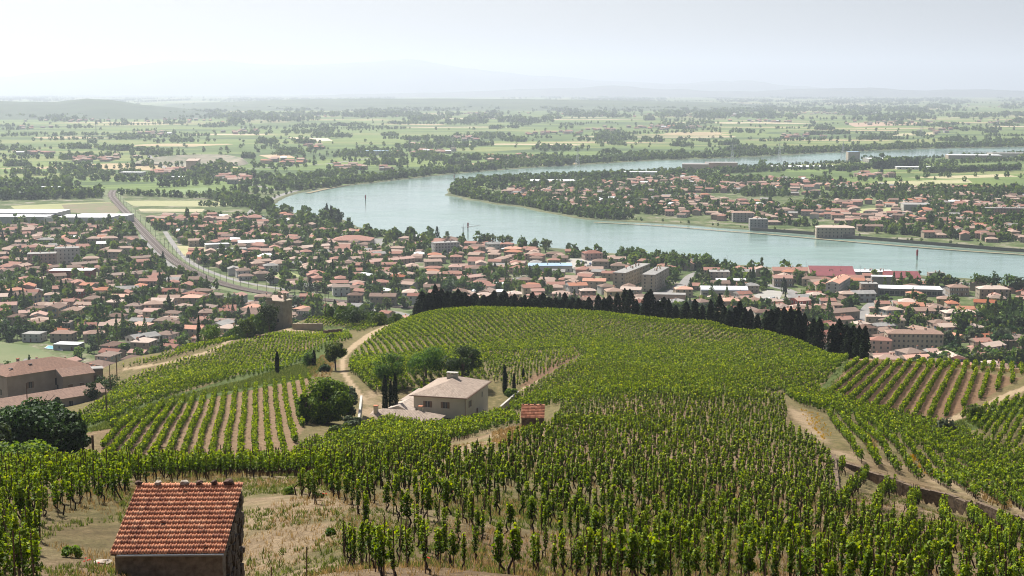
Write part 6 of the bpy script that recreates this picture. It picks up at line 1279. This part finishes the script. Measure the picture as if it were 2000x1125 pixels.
# parked cars
def car_proto(body):
    mb = MB(); prof_ = [(-2.1, .45), (-2.1, .95), (-1.3, 1.05), (2.0, 1.0), (2.15, .8), (2.15, .42)]
    for s in (-1, 1): mb.face([(x, s * .85, z) for x, z in prof_][::s])
    for (a, b_) in zip(prof_, prof_[1:] + prof_[:1]): mb.face([(a[0], -.85, a[1]), (b_[0], -.85, b_[1]), (b_[0], .85, b_[1]), (a[0], .85, a[1])])
    cb_ = MB(); c = [(-1.2, 1.04), (-.6, 1.45), (1.2, 1.45), (1.85, 1.0)]
    for s in (-1, 1): cb_.face([(x, s * .76, z) for x, z in c][::s])
    for a, b_ in zip(c[:-1], c[1:]): cb_.face([(a[0], -.76, a[1]), (b_[0], -.76, b_[1]), (b_[0], .76, b_[1]), (a[0], .76, a[1])], 1 if a[1] == b_[1] else 0)
    wb = MB(); wb.tube([(0, -.12, 0), (0, .12, 0)], .33, 10)
    return mb.mesh('body', [body]), cb_.mesh('cabin', [M_GLASS, body]), wb.mesh('wheel', [M_DARK])
CARS = [(w, car_proto(simple(w + '_car_paint', c, c, 1, .35))) for w, c in (('white', (.75, .75, .74)), ('grey', (.22, .22, .23)), ('dark', (.03, .03, .035)), ('red', (.35, .03, .03)), ('blue', (.06, .10, .25)), ('silver', (.45, .46, .47)))]
spots = [(1135 + 9 * i, 512 + (i % 3) * 2.2, 80) for i in range(8)] + [(1130 + 10 * i, 520 + (i % 2) * 2, 10) for i in range(6)] + [(1602 + 7 * i, 467.5 + i * .55, 85) for i in range(8)] + [(1630 + 9 * i, 535.5 + i * .6, 80) for i in range(5)] + [(1478 + 8 * i, 590 - i * 1.6, 60) for i in range(5)] + [(500 + 7 * i, 421 + i * 1.3, -30) for i in range(7)] + [(492, 408, 60), (505, 402, 45), (520, 397, 40), (640, 489, 80), (648, 488, 80), (656, 487, 80), (664, 486, 80), (1480, 533, 0), (1495, 534, 0), (1400, 530, 10), (1942, 592, 0), (1954, 593, 0), (1738, 585, 20), (1375, 575, 40), (1680, 640, 70), (1693, 618, 75)]
for x, y, a in spots:
    q = G(x, y, ZP + .08)
    if inpoly(np.array([q[0]]), np.array([q[1]]), RIVW)[0]: continue
    w, (bm_, cm_, wm_) = CARS[int(er.integers(0, 6))]; root = tag(link('parked_car', None, loc=(q[0], q[1], ZP + .1), rz=R(a + er.uniform(-4, 4))), None, 'car', 'cars parked in the towns'); link('body', bm_, root); link('cabin', cm_, root)
    for sx in (-1.35, 1.4):
        for sy in (-.78, .78): link('wheel', wm_, root, (sx, sy, .33))
    NEARO.append((root, w, 'parked car', x, y, 'k'))
# pool
P = np.array([G(x, y) for x, y in ((88, 681), (95, 676), (122, 678), (120, 685))]); P[:, 2] = ZP + .36; m, t, b = newmat('pool_water'); b.inputs['Base Color'].default_value = (.25, .55, .65, 1); b.inputs['Roughness'].default_value = .1
pr = tag(link('swimming_pool', None, loc=P.mean(0)), 'pale blue swimming pool beside the cream villa in the valley', 'pool'); link('water', mesh_np('water', P - P.mean(0), [(0, 1, 2, 3)], [m]), pr)
mb = MB(); c_ = P.mean(0); Q4 = [(p - c_) * 1.15 for p in P]; P4 = [(p - c_) for p in P]
for i in range(4): j = (i + 1) % 4; mb.face([Q4[i], Q4[j], P4[j], P4[i]]); mb.face([Q4[i], Q4[i] - np.array([0, 0, .36]), Q4[j] - np.array([0, 0, .36]), Q4[j]])
mb.build('pool_edge', [M_CONC], pr)

# ---------------------------------------------------------------- grass, weeds, poppies
def blades(name, label, X, Y, Z, S, nb, lm_, seed, wide=.05):
    r = np.random.default_rng(seed); n = len(X); a = r.uniform(0, 2 * math.pi, (n, nb)); rad = r.uniform(0, .5, (n, nb)) * S[:, None]; bx = X[:, None] + np.cos(a) * rad; by = Y[:, None] + np.sin(a) * rad
    hh = S[:, None] * r.uniform(.4, 1.1, (n, nb)); lx = r.normal(0, .35, (n, nb)) * hh; ly = r.normal(0, .35, (n, nb)) * hh; t2 = r.uniform(0, math.pi, (n, nb)); wx = np.cos(t2) * S[:, None] * wide; wy = np.sin(t2) * S[:, None] * wide; z = np.broadcast_to(Z[:, None], bx.shape)
    V = np.stack([np.stack([bx - wx, by - wy, z - .03], -1), np.stack([bx + wx, by + wy, z - .03], -1), np.stack([bx + lx * .6 + wx * .9, by + ly * .6 + wy * .9, z + hh * .6], -1), np.stack([bx + lx, by + ly, z + hh], -1)], 2).reshape(-1, 3)
    return tag(link(name, mesh_np(name, V, np.arange(len(V)).reshape(-1, 4), [lm_])), label, name.replace('_', ' '), kind='stuff')
def scatter(n, a0, a1, y0, y1, noise_min=0., f=.2, p=1):
    Y = y0 + (y1 - y0) * er.random(n) ** p; X = er.uniform(a0, a1, n) * Y; k = fbm(X * f + 70, Y * f + 20, 3) > noise_min; X, Y = X[k], Y[k]; return X, Y, H(X, Y)
def nothut(X, Y): return np.hypot(X - HUT[0] - .3, Y - HUT[1] - 2.4) > 2.9
X, Y, Z = scatter(42000, -.40, .40, 42, 135, .44, .22, .8); k = nothut(X, Y); blades('dry_grass', 'straw coloured dry grass between the foreground vines', X[k], Y[k], Z[k], er.uniform(.12, .34, k.sum()), 5, M_STRAW, 5)
X, Y, Z = scatter(52000, -.40, .40, 42, 135, .47, .16, .8); k = nothut(X, Y); blades('green_weeds', 'green weeds and low grass between the foreground vines', X[k], Y[k], Z[k], er.uniform(.10, .30, k.sum()), 6, M_GRASS, 6, .09)
# grassy banks higher up: positions inside outlines on the photograph
def bank(poly, Y0, Y1, n, S0, S1, lm_, name, label, seed):
    n = int(n * 2.2)
    a = er.uniform(-.42, .42, n * 9); Y = er.uniform(Y0, Y1, n * 9); X = a * Y; Z = H(X, Y); x, y = proj(X, Y, Z); k = inpoly(x, y, poly) & seen(X, Y, Z + .3); X, Y, Z = X[k][:n], Y[k][:n], Z[k][:n]
    blades(name, label, X, Y, Z, er.uniform(S0, S1, len(X)) * .55, 7, lm_, seed, .10)
bank([(150,850),(215,822),(330,778),(470,745),(560,718),(625,700),(640,712),(605,738),(400,772),(215,838)], 200, 420, 9000, .5, 1.1, M_GRASS, 'bank_grass', 'green grassy bank above the striped vineyard', 7)
bank([(1595,772),(1612,778),(1668,706),(1650,704),(1630,740)], 235, 380, 1800, .5, 1.0, M_GRASS, 'bank_grass', 'tall grass in the gully left of the red soil vineyard', 8)
bank([(960,842),(1020,828),(1035,845),(1000,870),(965,868)], 120, 190, 1300, .5, 1.0, M_STRAW, 'dry_grass', 'tall brown grass below the tiny orange roofed hut', 9)
bank([(1560,798),(1600,808),(1625,850),(1610,860),(1580,830)], 150, 230, 900, .35, .7, M_YEL, 'yellow_flowers', 'orange yellow flowers on the bare terrace corner', 10)
bank([(1690,832),(1710,850),(1722,895),(1700,888),(1690,860)], 130, 230, 900, .5, 1.1, M_STRAW, 'dry_grass', 'brown dry grass between two short vine rows on the terrace', 11)
bank([(1775,880),(1800,895),(1840,935),(1810,930),(1780,905)], 130, 230, 1100, .4, .9, M_YEL, 'yellow_flowers', 'yellow flowers along the middle of the long terrace wall', 12)
bank([(1880,940),(1950,960),(1990,985),(1960,1000),(1890,960)], 110, 220, 1500, .5, 1.1, M_STRAW, 'dry_grass', 'brown grass above the right end of the terrace wall', 13)
bank([(600,720),(640,685),(660,700),(640,745),(610,745)], 280, 400, 1600, .6, 1.2, M_STRAW, 'dry_grass', 'brown dry grass beside the round young tree', 14)
bank([(1840,834),(1900,815),(2010,770),(2010,790),(1950,815),(1870,850)], 190, 300, 2600, .5, 1.1, M_GRASS, 'bank_grass', 'green grassy bank below the dirt track at right', 15)
bank([(1660,702),(1760,704),(1990,722),(2010,732),(1800,712),(1680,710)], 300, 400, 2600, .4, .8, M_STRAW, 'dry_grass', 'dry grass along the path above the red soil vineyard', 16)
M_POPPY = simple('poppy_petals', (.75, .05, .02), (.6, .03, .015), 5, .6); pop = MB()
for k in range(6): a = k * math.pi / 3; pop.face([(0, 0, .34), (math.cos(a) * .07, math.sin(a) * .07, .38), (math.cos(a + .6) * .08, math.sin(a + .6) * .08, .40), (math.cos(a + 1.05) * .07, math.sin(a + 1.05) * .07, .38)], 0)
pop.tube([(0, 0, -.02), (.02, 0, .34)], .006, 4, 1); pm = pop.mesh('poppy', [M_POPPY, M_GRASS])
for k, (x, y) in enumerate(((168, 1106), (172, 1110), (176, 1108), (165, 1112), (193, 1117), (585, 950), (590, 955), (631, 976), (637, 975), (640, 953), (622, 942), (820, 958), (878, 971), (884, 970), (835, 1104), (838, 1106), (719, 975), (693, 965), (985, 884), (1443, 976))):
    Y = next((Y for Y in np.arange(44, 200, .5) if proj(at(x, y, Y)[0], Y, h(at(x, y, Y)[0], Y))[1] < y), 60); p = ground(x, y, Y)
    o = tag(link('poppy', pm, None, p, er.uniform(0, 6)), None, 'poppy', 'red poppies in the dry grass'); o.scale = (.62, .62, .8); NEARO.append((o, 'red', 'poppy in the dry grass', x, y, 'p'))
def weed(x, Y, s, lmn, label, seed, cat='shrub'):
    p = ground(x, 1000, Y); r = np.random.default_rng(seed); C, D = crown_pts('bush', 420, r, s, s * 1.9); Q = quads(C, D, .11, r); n = len(Q) // 4
    col = np.repeat(r.uniform(.4, 1, n), 4); tag(link('low_shrub', mesh_np('low_shrub', Q, np.arange(n * 4).reshape(-1, 4), [LEAVES[lmn] if lmn else LEAF_V], attr={'young': np.stack([col] * 3 + [np.ones_like(col)], -1)}), None, p), label, cat)
weed(136, 57, .5, 'light', 'bright yellow green seedling bush left of the foreground hut', 1); weed(497, 52, .35, 'mid', 'low green weed clump on the sand right of the hut', 2); weed(622, 74, .35, 'mid', 'low round weed clump above the sandy patch', 3); weed(566, 78, .4, 'light', 'small leafy weed left of the sparse vines', 4); weed(645, 61, .3, 'mid', 'flat weed clump on the sandy patch', 5); weed(1265, 60, .4, 'light', 'small leafy weed amid the bottom vines', 6)
for x, Y, hh, lb in ((528, 47.5, 1.0, 'bare wooden stake on the sand right of the hut'), (598, 48, 1.2, 'thin stake with a young vine near the bottom edge')):
    p = ground(x, 1100, Y); mb = MB(); mb.tube([(0, 0, -.2), (.03, 0, hh)], [.03, .025], 6); tag(mb.build('wooden_stake', [M_WOOD], None, p), lb, 'stake')

# ---------------------------------------------------------------- labels: each thing told by its look and by what it stands beside
lm('the railway bend', 360, 520); lm('the railway end', 225, 385); lm('the ruined tower', 548, 620); lm('the winery', 90, 720); lm('the rust coloured tree', 295, 545); lm('the tower crane', 905, 470); lm('the river promenade', 1480, 522); lm('the poplar', 1792, 545); lm('the peninsula tip', 900, 375); lm('the cypress row start', 825, 590)
lm('the playing field', 1715, 410); lm('the quay wall end', 1470, 455); lm('the cedar trees', 1940, 640); lm('the riverside bend road', 500, 405); lm('the wooded headland', 640, 425)
NL = [('the foreground hut', 340, 1010), ('the tiny tiled hut', 1042, 810), ('the sandy patch', 590, 1060), ('the terrace corner', 1630, 920), ('the yellow seedling bush', 136, 1055), ('the bottom left corner', 0, 1125), ('the bottom right corner', 2000, 1125), ('the bottom edge middle', 1000, 1125), ('the lone gap between vines', 1330, 1060), ('the poppies', 630, 970), ('the first sparse stakes', 720, 1080), ('the striped vineyard', 400, 900), ('the weed amid vines', 1265, 1090), ('the right leaning stakes', 850, 1040), ('the dense lower rows', 1500, 1080), ('the farmhouse foreground', 800, 950)]
ORD = ['nearest', 'second nearest', 'third nearest', 'fourth nearest', 'fifth nearest', 'sixth nearest', 'seventh nearest', 'eighth nearest', 'ninth nearest', 'tenth nearest'] + [f'{k}th nearest' for k in range(11, 40)]
def label_all(items, noun, marks, ky=2.2):
    """items: (object, look word, more, px, py); the label tells the look, the side of the closest landmark and the rank there"""
    buckets = {}
    for o, a, b_, x, y, _ in items:
        best = min(marks, key=lambda m_: math.hypot(m_[1] - x, (m_[2] - y) * ky)); dx, dy = x - best[1], (y - best[2]) * ky
        side = ('right of' if dx > 0 else 'left of') if abs(dx) > abs(dy) else ('in front of' if dy > 0 else 'behind')
        buckets.setdefault((noun(a, b_), side, best[0]), []).append((math.hypot(dx, dy), o))
    for (nn, side, ph), l in buckets.items():
        l.sort(key=lambda q: q[0])
        for k, (_, o) in enumerate(l): w_ = f'{nn} {side} {ph}, {ORD[min(k, len(ORD) - 1)]} of its kind'; o['label'] = w_ if len(w_.split()) <= 16 else w_.replace(' of its kind', '')
label_all(HOUSES, lambda a, b_: f'{a} {b_} house', LM)
label_all(TREES, lambda a, b_: {'slim dark': 'slim dark cypress', 'flat topped': 'flat topped pine', 'low green': 'low green bush'}.get(a, a + ' tree'), LM)
for o, *_ in VINES: tag(o, None, 'vine', 'staked grapevines of the foreground slope')
label_all(VINES, lambda a, b_: (b_ + ' ' if b_ else '') + a + ' grapevine', NL, 1.3)
label_all([q for q in NEARO if q[5] == 'c'], lambda a, b_: f'{a} cypress in the ridge row', [('the slab on red base', 1285, 590), ('the long cream slab', 1225, 590), ('the row left end', 825, 590), ('the row right end', 1690, 650), ('the first row gap', 906, 590), ('the lone conifer', 1450, 610), ('the white halls', 1405, 590), ('the gap in the row', 1600, 640), ('the bright white house', 1000, 590), ('the blue roofed store', 1100, 590), ('the four grouped tips', 1530, 620)], 1)
label_all([q for q in NEARO if q[5] == 'k'], lambda a, b_: f'{a} parked car', LM)
label_all([q for q in NEARO if q[5] == 'l'], lambda a, b_: 'slim street lamp on the quay', [('the umbrella pine', 1510, 530), ('the burgundy factory', 1640, 540), ('the blue stall', 1440, 520)])
label_all([q for q in NEARO if q[5] == 'm'], lambda a, b_: 'dark railway mast', LM)
label_all([q for q in NEARO if q[5] == 'p'], lambda a, b_: 'red poppy in dry grass', NL, 1.3)
